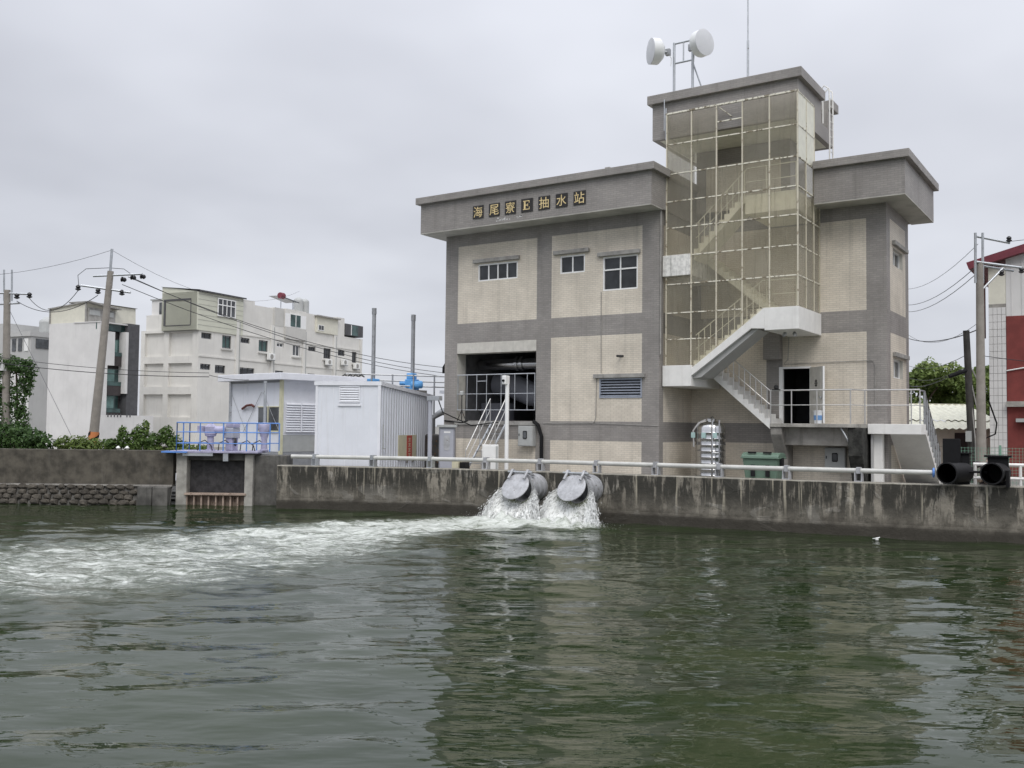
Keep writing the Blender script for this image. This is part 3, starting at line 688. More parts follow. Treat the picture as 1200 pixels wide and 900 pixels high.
# name plates
CH = '海尾寮E抽水站'; PX = [(2.13, 2.66), (2.93, 3.46), (3.71, 4.24), (4.49, 5.03), (5.29, 5.82), (6.08, 6.61), (6.87, 7.40)]
FF = ((0, -1.0, 0), (1, 0, 0), (0, -1, 0))
def glyph(ch, x, z, size, parent, bold):
    cu = bpy.data.curves.new('glyph', 'FONT'); cu.body = ch; cu.size = 1.0; cu.offset = bold; cu.extrude = 0.02
    ob = bpy.data.objects.new('glyph', cu); COL.objects.link(ob)
    dg = bpy.context.evaluated_depsgraph_get(); dg.update(); me = bpy.data.meshes.new_from_object(ob.evaluated_get(dg))
    co = np.array([v.co[:] for v in me.vertices]); lo, hi = co.min(0), co.max(0); s = size/max(hi[0]-lo[0], hi[1]-lo[1]); c = (lo+hi)/2
    for v in me.vertices: v.co = (x+(v.co.x-c[0])*s, -1.034-v.co.z*s*.5, z+(v.co.y-c[1])*s)
    bpy.data.objects.remove(ob); bpy.data.curves.remove(cu)
    me.materials.clear(); me.materials.append(MATS['gold']); me.name = 'character'
    o = bpy.data.objects.new('character', me); COL.objects.link(o); o.parent = parent
    o.matrix_basis = (parent.parent.matrix_basis @ parent.matrix_basis).inverted() if parent.parent else parent.matrix_basis.inverted()
for ch, (a, b) in zip(CH, PX):
    pl = MB(FF).box(a, b, 11.745, 12.275, 0.0, 0.03).build('name_plate', 'plate_dark', ps, bevel=.006)
    if ch == 'E':
        q = MB(FF); cx = (a+b)/2; z0, z1 = 11.83, 12.19
        q.box(cx-.13, cx-.055, z0+.03, z1-.03, .03, .045).box(cx-.17, cx+.135, z0, z0+.03, .03, .046).box(cx-.17, cx+.125, z1-.03, z1, .03, .046).box(cx-.055, cx+.06, (z0+z1)/2-.017, (z0+z1)/2+.017, .03, .046)
        q.box(cx+.11, cx+.135, z0+.03, z0+.11, .03, .046).box(cx+.10, cx+.125, z1-.10, z1-.03, .03, .046).box(cx+.04, cx+.06, (z0+z1)/2-.06, (z0+z1)/2+.06, .03, .047); q.build('character', 'gold', pl)
    else: glyph(ch, (a+b)/2, 12.01, .44, pl, 0.0)
q = MB(FF); g = random.Random(4)
for i in range(26):
    u = 3.25+g.random()*1.35; v = 11.60+g.uniform(-.07, .05)
    if 3.95 < u < 4.15: continue
    s = g.uniform(.015, .05); q.face([q.p(u-s, v, .004), q.p(u, v-s*.6, .004), q.p(u+s*1.2, v+.01, .004), q.p(u, v+s*.7, .004)])
q.build('glue_residue', 'residue_white', ps)

# ---------------- stairs
def steps(x0, z0, x1, z1, n, y0, y1, mat, name='stair_flight', thick=.18, nos=0.0):
    """solid sloping flight of n risers from (x0,z0) up to (x1,z1)"""
    dx, dz = (x1-x0)/n, (z1-z0)/n; poly = [(x0, z0)]
    for i in range(n): poly += [(x0+dx*i, z0+dz*(i+1)), (x0+dx*(i+1), z0+dz*(i+1))]
    L = math.hypot(x1-x0, z1-z0); ox, oz = 0, -(thick*L/abs(x1-x0))
    poly += [(x1, z1+oz), (x0+dx*.0, z0+oz)]
    m = MB(((0, 0, 0), (1, 0, 0), (0, 1, 0))); m.prism(poly, y0, y1); return m.build(name, mat, ps)
steps(13.62, FL, 11.2, 5.60, 12, 1.62, 2.92, 'white_paint', thick=.16)
steps(11.2, 5.60, 13.80, 7.53, 11, .36, 1.52, 'stair_cream', thick=.15)
steps(13.80, 7.53, 11.2, 9.70, 12, 1.62, 2.92, 'stair_cream', thick=.16)
steps(11.2, 9.70, 13.15, 11.62, 10, .36, 1.52, 'stair_cream', thick=.16)
# outer stringer of the flight that leaves the glazing
m = MB(((0, 0, 0), (1, 0, 0), (0, 1, 0))); m.prism([(11.17, 5.20), (13.42, 6.83), (13.9, 6.80), (13.9, 7.53), (13.86, 7.53), (13.70, 7.38), (11.17, 5.48)], .20, .36); m.build('stringer', 'white_paint', ps, bevel=.01)
m = MB(((0, 0, 0), (1, 0, 0), (0, 1, 0))); m.prism([(11.0, 5.10), (11.5, 5.16), (13.62, 6.80), (13.5, 6.86), (11.2, 5.3)], .36, 1.52); m.build('flight_soffit', 'grey_render', ps)
MB().box(10.03, 11.17, .20, 3.0, 4.83, 5.60).build('landing', 'white_paint', ps, bevel=.012)
MB().box(10.03, 11.12, .18, 3.0, 8.92, 9.70).build('landing', 'white_dirty', ps, bevel=.012)
MB().box(13.9, 15.10, .20, 2.97, 6.74, 7.53).build('landing', 'white_paint', ps, bevel=.012)
MB().box(13.15, 14.98, .36, 2.97, 10.95, 11.62).build('landing', 'stair_cream', ps)
MB().box(13.03, 13.65, 2.62, 3.0, 5.9, 6.95).build('landing_bracket', 'grey_tile', ps)
# ---------------- glazed enclosure
XS = [10.14, 11.13, 12.10, 13.07, 14.06, 15.05]; ZS_ = [5.62, 6.57, 7.55, 8.62, 9.67, 10.73, 11.73, 12.77, 13.89, 15.06]
EN = ((0, .28, 0), (1, 0, 0), (0, -1, 0))
en = MB(EN).box(10.10, 15.09, 15.04, 15.10, -.04, .03).build('stair_enclosure', 'peeling_bar', ps)
def low(x): return 5.62 if x <= 11.2 else (7.56 if x >= 13.75 else 5.50+(x-11.2)*(7.48-5.50)/2.55)
def clip(poly):
    out = []
    for i in range(len(poly)):
        a, b = poly[i], poly[(i+1) % len(poly)]; fa, fb = a[1]-low(a[0]), b[1]-low(b[0])
        if fa >= -1e-6: out.append(a)
        if (fa > 1e-6) != (fb > 1e-6) and abs(fa-fb) > 1e-6:
            lo_, hi_ = 0.0, 1.0
            for _ in range(24):
                mid = (lo_+hi_)/2; fm = (a[1]+(b[1]-a[1])*mid)-low(a[0]+(b[0]-a[0])*mid)
                if (fm > 0) == (fa > 0): lo_ = mid
                else: hi_ = mid
            out.append((a[0]+(b[0]-a[0])*lo_, a[1]+(b[1]-a[1])*lo_))
    return out
for i in range(5):
    for j in range(9):
        if i == 2 and j >= 7: continue                                        # two sheets are gone
        a, b, c, d = XS[i]+.015, XS[i+1]-.015, ZS_[j]+.012, ZS_[j+1]-.012
        if i == 0 and j == 3: d = 8.90
        if i == 0 and j == 4: c = 9.71; 
        if d-c < .05: continue
        poly = clip([(a, c), (b, c), (b, d), (a, d)])
        if len(poly) > 2 and max(p[1] for p in poly)-min(p[1] for p in poly) > .05:
            MB(EN).prism(poly, -.004, .004).build('pane', 'dusty_sheet', en)
for i, x in enumerate(XS):
    z0 = low(x)
    segs = [(z0, 15.04)] if i else [(5.62, 8.92), (9.70, 15.04)]
    for (a, b) in segs: MB(EN).box(x-.022, x+.022, a, b, -.035, .022).build('mullion', 'peeling_paint', en)
for j, z in enumerate(ZS_[1:-1]):
    for i in range(5):
        a, b = XS[i]+.028, XS[i+1]-.028
        if low(b) > z: continue
        if low(a) > z: a = 11.2+(z-5.50)/(7.48-5.50)*2.55
        if i == 2 and j == 7: pass
        MB(EN).box(a, b, z-.019, z+.019, -.03, .018).build('transom', 'peeling_bar', en)
# broken top light hanging open
q = MB(EN); q.box(12.13, 13.04, 14.42, 14.46, -.02, .03).build('transom', 'peeling_bar', en)
MB().tube([(12.2, .25, 14.98), (12.75, .75, 14.5)], .02, 6).build('stay_bar', 'peeling_bar', en)
# right face of the enclosure
ER = ((15.05, 0, 0), (0, 1, 0), (1, 0, 0))
for j in range(2, 9):
    ye = 2.97 if ZS_[j+1] < 12.8 else 2.30
    ys = [.28, 1.25, 2.2, ye] if ye > 2.5 else [.28, 1.3, 2.3]
    for a, b in zip(ys, ys[1:]):
        mt = 'enclosure_white' if ZS_[j] > 12.7 else 'dusty_sheet'
        MB(ER).box(a+.012, b-.012, ZS_[j]+.012, ZS_[j+1]-.012, -.004, .004).build('pane', mt, en)
    MB(ER).box(.30, ye, ZS_[j+1]-.02, ZS_[j+1]+.02, -.03, .02).build('transom', 'peeling_bar', en)
for y, z1 in ((1.25, 12.77), (2.2, 12.77), (2.95, 12.77), (1.3, 15.04), (2.28, 15.04)):
    MB(ER).box(y-.02, y+.02, 7.56 if z1 < 13 else 12.79, z1, -.028, .022).build('mullion', 'peeling_paint', en)
# left face above the roof of the left block
for j in range(7, 9):
    for a, b in ((.3, 1.6), (1.6, 2.95)): MB(((10.14, 0, 0), (0, 1, 0), (-1, 0, 0))).box(a+.012, b-.012, ZS_[j]+.17*(j == 7)+.012, ZS_[j+1]-.012, -.004, .004).build('pane', 'dusty_sheet', en)
# inner railings
def lerp(a, b, t): return tuple(a[k]+(b[k]-a[k])*t for k in range(3))
a, b = (11.25, .44, 5.70), (13.75, .44, 7.53)
railing(ps, [a, b, (15.0, .44, 7.53)], 1.0, [lerp(a, b, (k+.5)/11) for k in range(11)]+[(13.9, .44, 7.53), (14.95, .44, 7.53)], (.5,), .02, 'stair_cream')
a, b = (11.25, .44, 9.80), (13.2, .44, 11.62)
railing(ps, [a, b, (15.0, .44, 11.62)], 1.0, [lerp(a, b, (k+.5)/9) for k in range(9)]+[(13.9, .44, 11.62), (14.95, .44, 11.62)], (.5,), .02, 'stair_cream')
a, b = (13.5, 1.66, 3.62), (11.6, 1.66, 5.28)
railing(ps, [(13.62, 1.66, 3.56), b], 1.12, [lerp(a, b, k/9) for k in range(10)], (.55,), .02, 'steel_rail')

# ---------------- deck with railing, brackets, side stairs
MB().box(13.62, 16.62, 1.60, 3.0, 3.37, FL-.01).build('deck_slab', 'concrete_pale', ps, bevel=.012)
MB().box(16.62, 17.38, 2.30, 3.0, 3.37, FL-.01).build('deck_slab', 'concrete_pale', ps)
MB().box(13.9, 16.5, 2.05, 2.4, 2.72, 3.37).build('deck_beam', 'concrete', ps, bevel=.02)
YZ = lambda x: ((x, 0, 0), (0, 1, 0), (1, 0, 0))
MB(YZ(13.62)).prism([(1.66, 3.37), (1.66, 3.1), (2.3, 2.2), (2.45, 1.3), (3.0, 1.3), (3.0, 3.37)], 0, .42).build('deck_bracket', 'concrete', ps, bevel=.03)
MB(YZ(16.35)).prism([(1.66, 3.37), (1.70, 2.4), (2.0, 1.9), (2.3, 1.3), (3.0, 1.3), (3.0, 3.37)], 0, .48).build('deck_bracket', 'moss_concrete', ps, bevel=.03)
q = MB(); q.tube([(16.1, 1.72, 3.36), (16.42, 1.75, 2.78)], .03, 6).build('brace', 'galvanised', ps)
# white side stair running down along the right side
MB().box(16.88, 18.62, 2.25, 3.0, 3.16, FL).build('side_landing', 'white_paint', ps, bevel=.012)
MB().box(17.42, 18.62, 3.0, 3.1, 3.16, FL-.004).build('side_landing', 'white_paint', ps)
def side_flight():
    n = 11; dy, dz = 3.0/n, (FL-GZ)/n; poly = [(3.1, FL-.01)]
    for i in range(n): poly += [(3.1+dy*i, FL-.01-dz*(i+1)) if i else (3.1, FL-.01-dz), (3.1+dy*(i+1), FL-.01-dz*(i+1))]
    poly += [(3.1+dy*n, GZ-.05), (3.1+dy*n-.35, GZ-.05), (3.1, FL-.36)]
    m = MB(((0, 0, 0), (0, 1, 0), (1, 0, 0))); m.prism(poly, 17.45, 18.62); m.build('side_flight', 'white_paint', ps)
side_flight()
MB().box(17.0, 17.30, 2.55, 2.85, GZ-.05, 3.16).build('column', 'white_paint', ps, bevel=.015)
MB().box(16.95, 17.02, 2.4, 2.98, GZ-.05, 3.16).build('side_panel', 'grey_render', ps)
railing(ps, [(13.64, 1.64, FL), (16.5, 1.64, FL), (16.72, 2.30, FL), (18.58, 2.30, FL)], 1.18, [(13.64, 1.64, FL), (14.4, 1.64, FL), (15.3, 1.64, FL), (16.45, 1.64, FL), (16.78, 2.30, FL), (18.3, 2.30, FL), (18.58, 2.30, FL)], (.55,), .026, 'steel_rail', post_r=.024)
railing(ps, [(18.58, 2.34, FL), (18.58, 3.1, FL), (18.58, 6.0, GZ+.05)], 1.15, [lerp((18.58, 3.1, FL), (18.58, 6.0, GZ+.05), k/7) for k in range(8)], (.55,), .03, 'grey_metal', post_r=.04)
railing(ps, [(18.45, 4.1, FL-1.0), (17.6, 4.1, FL-1.0)], .02, [], (), .018, 'galvanised')
# door
dp = MB(BACK3).box(13.52, 13.66, FL, 5.62, -.12, .03).box(14.66, 14.71, FL, 5.62, -.12, .03).box(13.66, 14.66, 5.55, 5.62, -.12, .03).build('door_frame', 'white_frame', ps)
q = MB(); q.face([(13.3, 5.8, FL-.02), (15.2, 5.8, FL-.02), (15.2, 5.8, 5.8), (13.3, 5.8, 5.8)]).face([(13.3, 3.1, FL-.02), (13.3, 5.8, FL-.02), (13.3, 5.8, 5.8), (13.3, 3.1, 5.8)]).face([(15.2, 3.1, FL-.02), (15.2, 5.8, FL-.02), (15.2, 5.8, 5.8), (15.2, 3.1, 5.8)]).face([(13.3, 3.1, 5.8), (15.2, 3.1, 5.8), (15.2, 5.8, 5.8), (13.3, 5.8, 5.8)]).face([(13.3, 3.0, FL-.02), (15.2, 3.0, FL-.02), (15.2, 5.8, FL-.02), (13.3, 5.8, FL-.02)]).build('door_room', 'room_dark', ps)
th = math.radians(43); DL = ((14.71, 2.97, 0), (math.cos(th), -math.sin(th), 0), (-math.sin(th), -math.cos(th), 0))
dl = MB(DL).box(0, .88, FL+.01, 5.58, 0, .045).build('door', 'lintel', ps, bevel=.006)
q = MB(DL); q.box(.86, .90, FL+.01, 5.58, -.01, .055).build('door_edge', 'white_frame', dl)
q = MB(DL); q.box(.14, .74, 4.5, 5.4, .045, .055).box(.14, .74, 3.7, 4.35, .045, .055).build('door_panel', 'lintel', dl)
q = MB(DL)
for k in range(8):
    aa = k*math.pi/4; q.box(.44+.07*math.cos(aa)-.02, .44+.07*math.cos(aa)+.02, 4.98+.11*math.sin(aa)-.025, 4.98+.11*math.sin(aa)+.025, .055, .065)
q.box(.42, .46, 4.90, 5.05, .055, .064).build('door_emblem', 'plate_dark', dl)
MB(DL).lathe([(.02, 0), (.02, .06), (.035, .06), (.035, .09)], MB(DL).p(.8, 4.45, .045), DL[2], 8).build('door_handle', 'galvanised', dl)
# conduits and small fittings on the facade
def conduit(pts, r=.014, mat='hood', name='conduit'): return MB().tube(pts, r, 6).build(name, mat, ps)
conduit([(7.56, -.02, 8.5), (7.58, -.02, 5.36)]); conduit([(7.38, -.02, 5.3), (7.36, -.02, 3.62), (7.25, -.02, 3.44), (5.0, -.02, 3.42)])
conduit([(7.3, -.02, 3.44), (9.98, -.02, 3.36)], .01)
conduit([(13.9, 2.97, 6.8), (13.86, 2.97, 5.9), (13.7, 2.97, 5.72), (16.9, 2.97, 5.78), (16.98, 2.97, 5.6), (16.98, 2.97, 4.1)], .012)
MB().tube([(8.42, .02, 6.0), (8.42, -.32, 5.98), (8.75, -.5, 5.95)], .045, 8).build('spout_pipe', 'dark_metal', ps)
conduit([(4.55, -.04, 3.5), (4.8, -.1, 3.35), (4.98, -.12, 2.9), (4.98, -.12, 1.4)], .075, 'black_rubber', 'drain_hose')
conduit([(.05, -.03, 3.5), (1.0, -.05, 3.42), (1.3, -.05, 3.5)], .03, 'black_rubber', 'cable')
MB().tube([(.98, -.06, 3.5), (.98, -.06, 4.6)], .02, 6).tube([(.98, -.06, 3.95), (.75, -.06, 3.5)], .018, 6).tube([(.98, -.06, 3.95), (1.2, -.06, 3.5)], .018, 6).build('antenna_stand', 'dark_metal', ps)
MB().lathe([(.02, 0), (.1, .04), (.1, .16), (.06, .2)], (.98, -.06, 4.55)).build('antenna_head', 'box_grey', ps)
MB().tube([(-.02, .4, 5.9), (-.25, .4, 5.95), (-.35, .4, 5.8), (-.35, .4, 5.55)], .07, 8).build('vent_elbow', 'black_rubber', ps)
q = MB(); q.tube([(9.98, -.02, 12.6), (9.98, -.02, 5.7)], .02, 6) if False else None
conduit([(10.06, -.04, 12.6), (10.06, -.04, 6.0)], .025, 'hood')
for dx in (0, .28):
    MB().lathe([(.03, 0), (.07, .05), (.07, .16)], (14.35+dx, 1.2, 6.72), (.4*(1 if dx else -1), -.5, -.6)).build('flood_lamp', 'galvanised', ps)
MB().tube([(9.98, .55, 14.2), (9.98, .55, 15.4)], .03, 6).tube([(9.98, .40, 15.7), (9.98, .40, 14.5)], .02, 6).build('drain_pipe', 'galvanised', ps)
# ================================================================== things on and around the station
# microwave dishes on a twin-post mast
ms = thing('dish_mast', 'galvanised twin-post frame for dishes on the tower roof', 'mast', (10.2, 1.6, 15.9))
for x, z1 in ((9.84, 18.32), (10.61, 18.32)): MB().tube([(x, 1.6, 14.6), (x, 1.6, z1)], .052, 10).build('post', 'galvanised', ms, smooth=True)
MB().tube([(9.80, 1.6, 18.28), (10.66, 1.6, 18.28)], .04, 8).build('crossbar', 'galvanised', ms, smooth=True)
MB().tube([(9.80, 1.6, 17.50), (10.66, 1.6, 17.50)], .04, 8).build('crossbar', 'galvanised', ms, smooth=True)
MB().tube([(10.23, 1.6, 17.5), (10.23, 1.6, 18.28)], .03, 8).build('crossbar', 'galvanised', ms, smooth=True)
MB().tube([(10.63, 1.6, 17.35), (11.05, 1.9, 15.9)], .03, 8).build('brace', 'galvanised', ms, smooth=True)
def dish(c, ax, label):
    A = Vector(ax).normalized(); t = thing('microwave_dish', label, 'antenna', c, 'dishes on the roof mast')
    MB().lathe([(.30, -.05), (.48, .10), (.50, .14), (.50, .42)], c, A, 28).build('drum', 'dish_white', t, smooth=True)
    MB().lathe([(.505, .42), (.505, .445), (.48, .45), (.46, .455), (.01, .475)], c, A, 28).build('radome', 'dish_face', t, smooth=True)
    b = Vector(c)-A*.28; MB().tube([Vector(c)-A*.02, b], .06, 8).box(b.x-.09, b.x+.09, b.y-.08, b.y+.08, b.z-.12, b.z+.12).build('mount', 'grey_metal', t)
    MB().tube([b, b+Vector((.12, .05, -.25)), b+Vector((.1, .05, -.55))], .015, 6).build('cable', 'white_frame', t)
dish((9.36, 1.45, 18.02), (-.713, -.70, -.02), 'white drum dish facing left on the mast')
dish((10.80, 1.5, 17.98), (.93, -.366, -.02), 'white drum dish facing right on the mast')
lr = thing('lightning_rod', 'thin tall grey lightning rod on the tower roof', 'rod', (12.95, 1.2, 15.6))
MB().tube([(12.95, 1.2, 14.6), (12.95, 1.2, 17.6)], .045, 8).tube([(12.95, 1.2, 17.6), (12.95, 1.2, 20.5)], .028, 8).build('rod_pole', 'galvanised', lr, smooth=True)
MB().box(12.85, 13.05, 1.1, 1.3, 15.5, 15.56).build('base_plate', 'galvanised', lr)
la = thing('roof_ladder', 'white caged ladder up the side of the tower head', 'ladder', (15.2, 4.0, 12.9))
for y in (3.72, 4.18):
    MB().tube([(15.22, y, 12.4), (15.22, y, 15.7), (15.20, y, 16.15), (15.02, y, 16.3), (14.85, y, 16.1), (14.85, y, 15.0)], .028, 8).build('stile', 'white_paint', la, smooth=True)
for k in range(11): MB().tube([(15.22, 3.72, 12.9+k*.29), (15.22, 4.18, 12.9+k*.29)], .014, 6).build('rung', 'white_paint', la)
rr = thing('roof_railing', 'low white pipe rail on the roof below the tower head', 'railing', (15.2, 4.2, 12.9))
MB().tube([(14.9, 4.5, 13.55), (15.35, 4.5, 13.55)], .03, 6).build('rail', 'white_paint', rr); MB().tube([(15.3, 4.5, 12.4), (15.3, 4.5, 13.55)], .03, 6).build('post', 'white_paint', rr)

# stainless water tank
tk = thing('water_tank', 'cylindrical ribbed stainless steel water tank under the stairs', 'water tank', (11.45, 1.35, GZ))
c = (11.47, 1.35, GZ); prof = [(.50, .12)]
for k in range(8): prof += [(.54, .16+k*.225), (.56, .21+k*.225), (.54, .26+k*.225)]
prof += [(.53, 1.98), (.45, 2.12), (.22, 2.22), (.0, 2.24)]
MB().lathe(prof, c, seg=28).build('tank_body', 'stainless', tk, smooth=True)
MB().lathe([(.58, 0), (.58, .12)], c).build('tank_base', 'concrete', tk)
MB().lathe([(.2, 2.2), (.2, 2.3), (.05, 2.34)], c, seg=16).build('lid', 'stainless', tk, smooth=True)
MB().tube([(11.75, .78, GZ), (11.75, .78, 3.55), (11.7, .95, 3.72), (11.55, 1.2, 3.70)], .035, 8).build('pipe', 'stainless', tk, smooth=True)
MB().tube([(12.0, .85, GZ), (12.0, .85, 3.6)], .03, 8).tube([(12.0, .85, 2.4), (11.75, .78, 2.4)], .02, 6).build('pipe', 'stainless', tk, smooth=True)
MB().tube([(10.95, 1.0, 2.6), (10.92, 1.0, 3.2), (11.1, 1.1, 3.5), (11.4, 1.3, 3.66)], .035, 8).build('pipe', 'steel_rail', tk, smooth=True)
for x, y in ((11.42, .79), (10.93, .98), (11.85, .80)): MB().box(x-.08, x+.08, y-.02, y, 2.94, 3.14).build('tank_label', 'label_teal', tk)
# wheelie bin (large four-wheel)
bn = thing('waste_bin', 'large green plastic waste bin standing behind the quay pipe', 'bin', (13.75, .35, GZ))
q = MB(); x0, x1, y0, y1 = 13.18, 14.42, .0, .75
q.v += [(x0+.08, y0+.06, GZ+.14), (x1-.08, y0+.06, GZ+.14), (x1-.08, y1-.06, GZ+.14), (x0+.08, y1-.06, GZ+.14), (x0, y0, 2.26), (x1, y0, 2.26), (x1, y1, 2.26), (x0, y1, 2.26)]
q.f += [(0, 3, 2, 1), (0, 1, 5, 4), (1, 2, 6, 5), (2, 3, 7, 6), (3, 0, 4, 7), (4, 5, 6, 7)]; q.mi += [0]*6; q.build('bin_body', 'bin_green', bn, bevel=.03)
MB().box(x0-.06, x1+.06, y0-.06, y1+.06, 2.26, 2.32).build('bin_rim', 'bin_green', bn, bevel=.02)
q = MB(((0, 0, 0), (0, 1, 0), (1, 0, 0))); q.prism([(-.04, 2.32), (.79, 2.32), (.76, 2.42), (.55, 2.47), (.2, 2.47), (0, 2.40)], x0-.04, x1+.04); q.build('bin_lid', 'bin_green', bn, bevel=.02)
for x in (x0+.30, x1-.42): MB().box(x, x+.14, y0-.02, y0+.04, GZ+.3, 2.05).build('bin_rib', 'black_plastic', bn)
for x in (x0+.2, x1-.5): MB().box(x, x+.28, y0-.02, y0+.05, 2.44, 2.50).build('lid_handle', 'black_plastic', bn)
for x in (x0+.12, x1-.12):
    for y in (y0+.14, y1-.14): MB().lathe([(.09, -.03), (.09, .03)], (x, y, GZ+.09), (1, 0, 0), 12).build('wheel', 'black_rubber', bn)
MB().box(x1+.0, x1+.07, .25, .5, 2.0, 2.3).build('trunnion', 'black_plastic', bn)
# electric boxes
def ebox(name, F, u0, u1, v0, v1, n0, n1, label, win=True):
    t = thing(name, label, 'electric box', MB(F).p((u0+u1)/2, v0, n0)); MB(F).box(u0, u1, v0, v1, n0, n1).build('box_body', 'box_grey', t, bevel=.015)
    MB(F).box(u0+.03, u1-.03, v0+.03, v1-.03, n1+.001, n1+.012).build('box_door', 'box_grey', t)
    if win:
        w, h = (u1-u0), (v1-v0); a, b = u0+w*.36, u0+w*.64; c0, d0 = v0+h*.36, v0+h*.76
        MB(F).prism([(a, c0+.03), (a+.03, c0), (b-.03, c0), (b, c0+.03), (b, d0-.03), (b-.03, d0), (a+.03, d0), (a, d0-.03)], n1+.012, n1+.03).build('meter_frame', 'black_plastic', t)
        MB(F).box(a+.025, b-.025, c0+.04, d0-.04, n1+.03, n1+.034).build('meter_glass', 'glass_grey', t)
    MB(F).box(u0+.05, u0+.08, v0+(v1-v0)*.5, v0+(v1-v0)*.62, n1+.012, n1+.03).build('latch', 'black_plastic', t); return t
ebox('meter_box', FRONT, 3.98, 4.66, 2.50, 3.31, 0, .30, 'grey meter box hung on the wall beside the open bay')
ebox('distribution_box', BACK3, 15.25, 15.98, 1.85, 2.65, 0, .22, 'grey distribution box on the wall beneath the door deck')
# bucket on the deck
bk = thing('bucket', 'white plastic bucket with a blue label on the deck by the door', 'bucket', (15.22, 2.05, FL))
MB().lathe([(.125, 0), (.15, .40), (.155, .40), (.155, .43)], (15.22, 2.05, FL), seg=18).build('pail', 'bucket_white', bk, smooth=True)
MB().lathe([(.139, .12), (.149, .29)], (15.22, 2.05, FL), seg=18, caps=False).build('pail_label', 'bucket_blue', bk, smooth=True)
MB().lathe([(.15, .43), (.16, .44), (.16, .46), (.01, .47)], (15.22, 2.05, FL), seg=18).build('pail_lid', 'bucket_white', bk, smooth=True)
ll = thing('rail_lamp', 'small dark lamp fixed to the deck handrail', 'lamp', (13.85, 1.6, 4.69))
MB().lathe([(.05, 0), (.09, .05), (.09, .13), (.03, .18)], (13.85, 1.64, 4.72), seg=12).build('lamp_head', 'dark_metal', ll); MB().box(13.7, 14.0, 1.60, 1.68, 4.70, 4.73).build('lamp_clamp', 'dark_metal', ll)

# ladder stair up to the open bay
ls = thing('access_stair', 'steep steel stair with handrails up to the open bay', 'stair', (2.9, -1.3, GZ))
bt, tp = (2.95, -2.0, GZ), (2.95, -.12, 3.45)
for dx in (-.36, .36): MB().tube([(bt[0]+dx, bt[1], bt[2]), (tp[0]+dx, tp[1], tp[2])], .045, 6).build('stringer', 'galvanised', ls)
for k in range(1, 9):
    p = lerp(bt, tp, k/9); MB().box(p[0]-.34, p[0]+.34, p[1]-.09, p[1]+.09, p[2]-.015, p[2]+.015).build('tread', 'grey_metal', ls)
for dx in (-.38, .38):
    pts = [(bt[0]+dx, bt[1]+.1, bt[2]+.95), (tp[0]+dx, tp[1]-.12, tp[2]+.95), (tp[0]+dx, tp[1]-.12, tp[2])]
    MB().tube(pts, .024, 8).tube([(bt[0]+dx, bt[1]+.1, bt[2]+.5), (tp[0]+dx, tp[1]-.12, tp[2]+.5)], .016, 6).build('handrail', 'steel_rail', ls, smooth=True)
    for k in (0, .5): p = lerp(bt, tp, k+.05); MB().tube([(p[0]+dx, p[1], p[2]), (p[0]+dx, p[1], p[2]+.9)], .02, 6).build('post', 'steel_rail', ls, smooth=True)
# camera post, cabinet, boxes in front of the facade
cp = thing('camera_post', 'white post with a camera head in front of the bay', 'post', (4.68, -2.15, GZ))
MB().tube([(4.68, -2.15, GZ), (4.68, -2.15, 4.95)], .078, 12).build('post_tube', 'white_frame', cp, smooth=True)
MB().box(4.56, 4.74, -2.36, -2.06, 4.88, 5.22).build('camera_head', 'white_frame', cp, bevel=.03); MB().lathe([(.05, 0), (.05, .05)], (4.65, -2.36, 5.02), (0, -1, 0), 12).build('lens', 'black_plastic', cp)
def cabinet(name, c, d, w, dep, z1, label, mat, cat):
    u = Vector((d[0], d[1], 0)).normalized(); n = Vector((u.y, -u.x, 0)); F = ((c[0], c[1], 0), tuple(u), tuple(n))
    t = thing(name, label, cat, (c[0], c[1], GZ)); MB(F).box(0, w, GZ, z1, -dep, 0).build('cabinet_body', mat, t, bevel=.012); return t, F
cb, CF = cabinet('control_cabinet', (1.86, -2.72), (.83, .55), .62, .42, 3.22, 'blue grey control cabinet with an oval window and a flat roof', 'cabinet_grey', 'cabinet')
MB(CF).box(-.08, .70, 3.22, 3.32, -.5, .08).build('cabinet_roof', 'box_grey', cb, bevel=.01)
MB(CF).box(.05, .57, GZ+.1, 3.14, .002, .018).build('cabinet_door', 'cabinet_blue_grey', cb)
ov = [(.31+.12*math.copysign(abs(math.cos(a))**.5, math.cos(a)), 2.62+.30*math.copysign(abs(math.sin(a))**.5, math.sin(a))) for a in [2*math.pi*k/20 for k in range(20)]]
MB(CF).prism(ov, .018, .035).build('door_window', 'flap_grey', cb)
MB(CF).box(.2, .45, 3.0, 3.06, .018, .024).build('name_strip', 'white_frame', cb)
wb, WF = cabinet('utility_box', (3.86, -2.6), (.83, .55), .62, .35, 2.58, 'white utility box at the foot of the access stair', 'white_misc', 'box')
MB(WF).box(.04, .50, GZ+.1, 2.52, .002, .015).build('box_door', 'white_misc', wb); MB(WF).box(.52, .60, GZ+.1, 2.52, .002, .012).build('box_edge', 'box_grey', wb)
sp_ = thing('grey_standpipe', 'light grey steel post left of the control cabinet', 'post', (1.92, -3.42, GZ))
MB().tube([(1.95, -3.4, GZ), (1.95, -3.4, 4.35)], .085, 12).build('post_tube', 'cabinet_blue_grey', sp_, smooth=True); MB().box(1.85, 2.45, -3.5, -3.3, 4.25, 4.42).build('bracket', 'galvanised', sp_); MB().tube([(2.35, -3.4, 4.25), (2.4, -3.2, 3.8), (2.9, -2.0, 3.3), (3.0, -.3, 3.45)], .022, 6).build('cable', 'black_rubber', sp_)
bb = thing('warning_block', 'small yellow and black block behind the quay pipe', 'block', (3.0, -2.9, GZ))
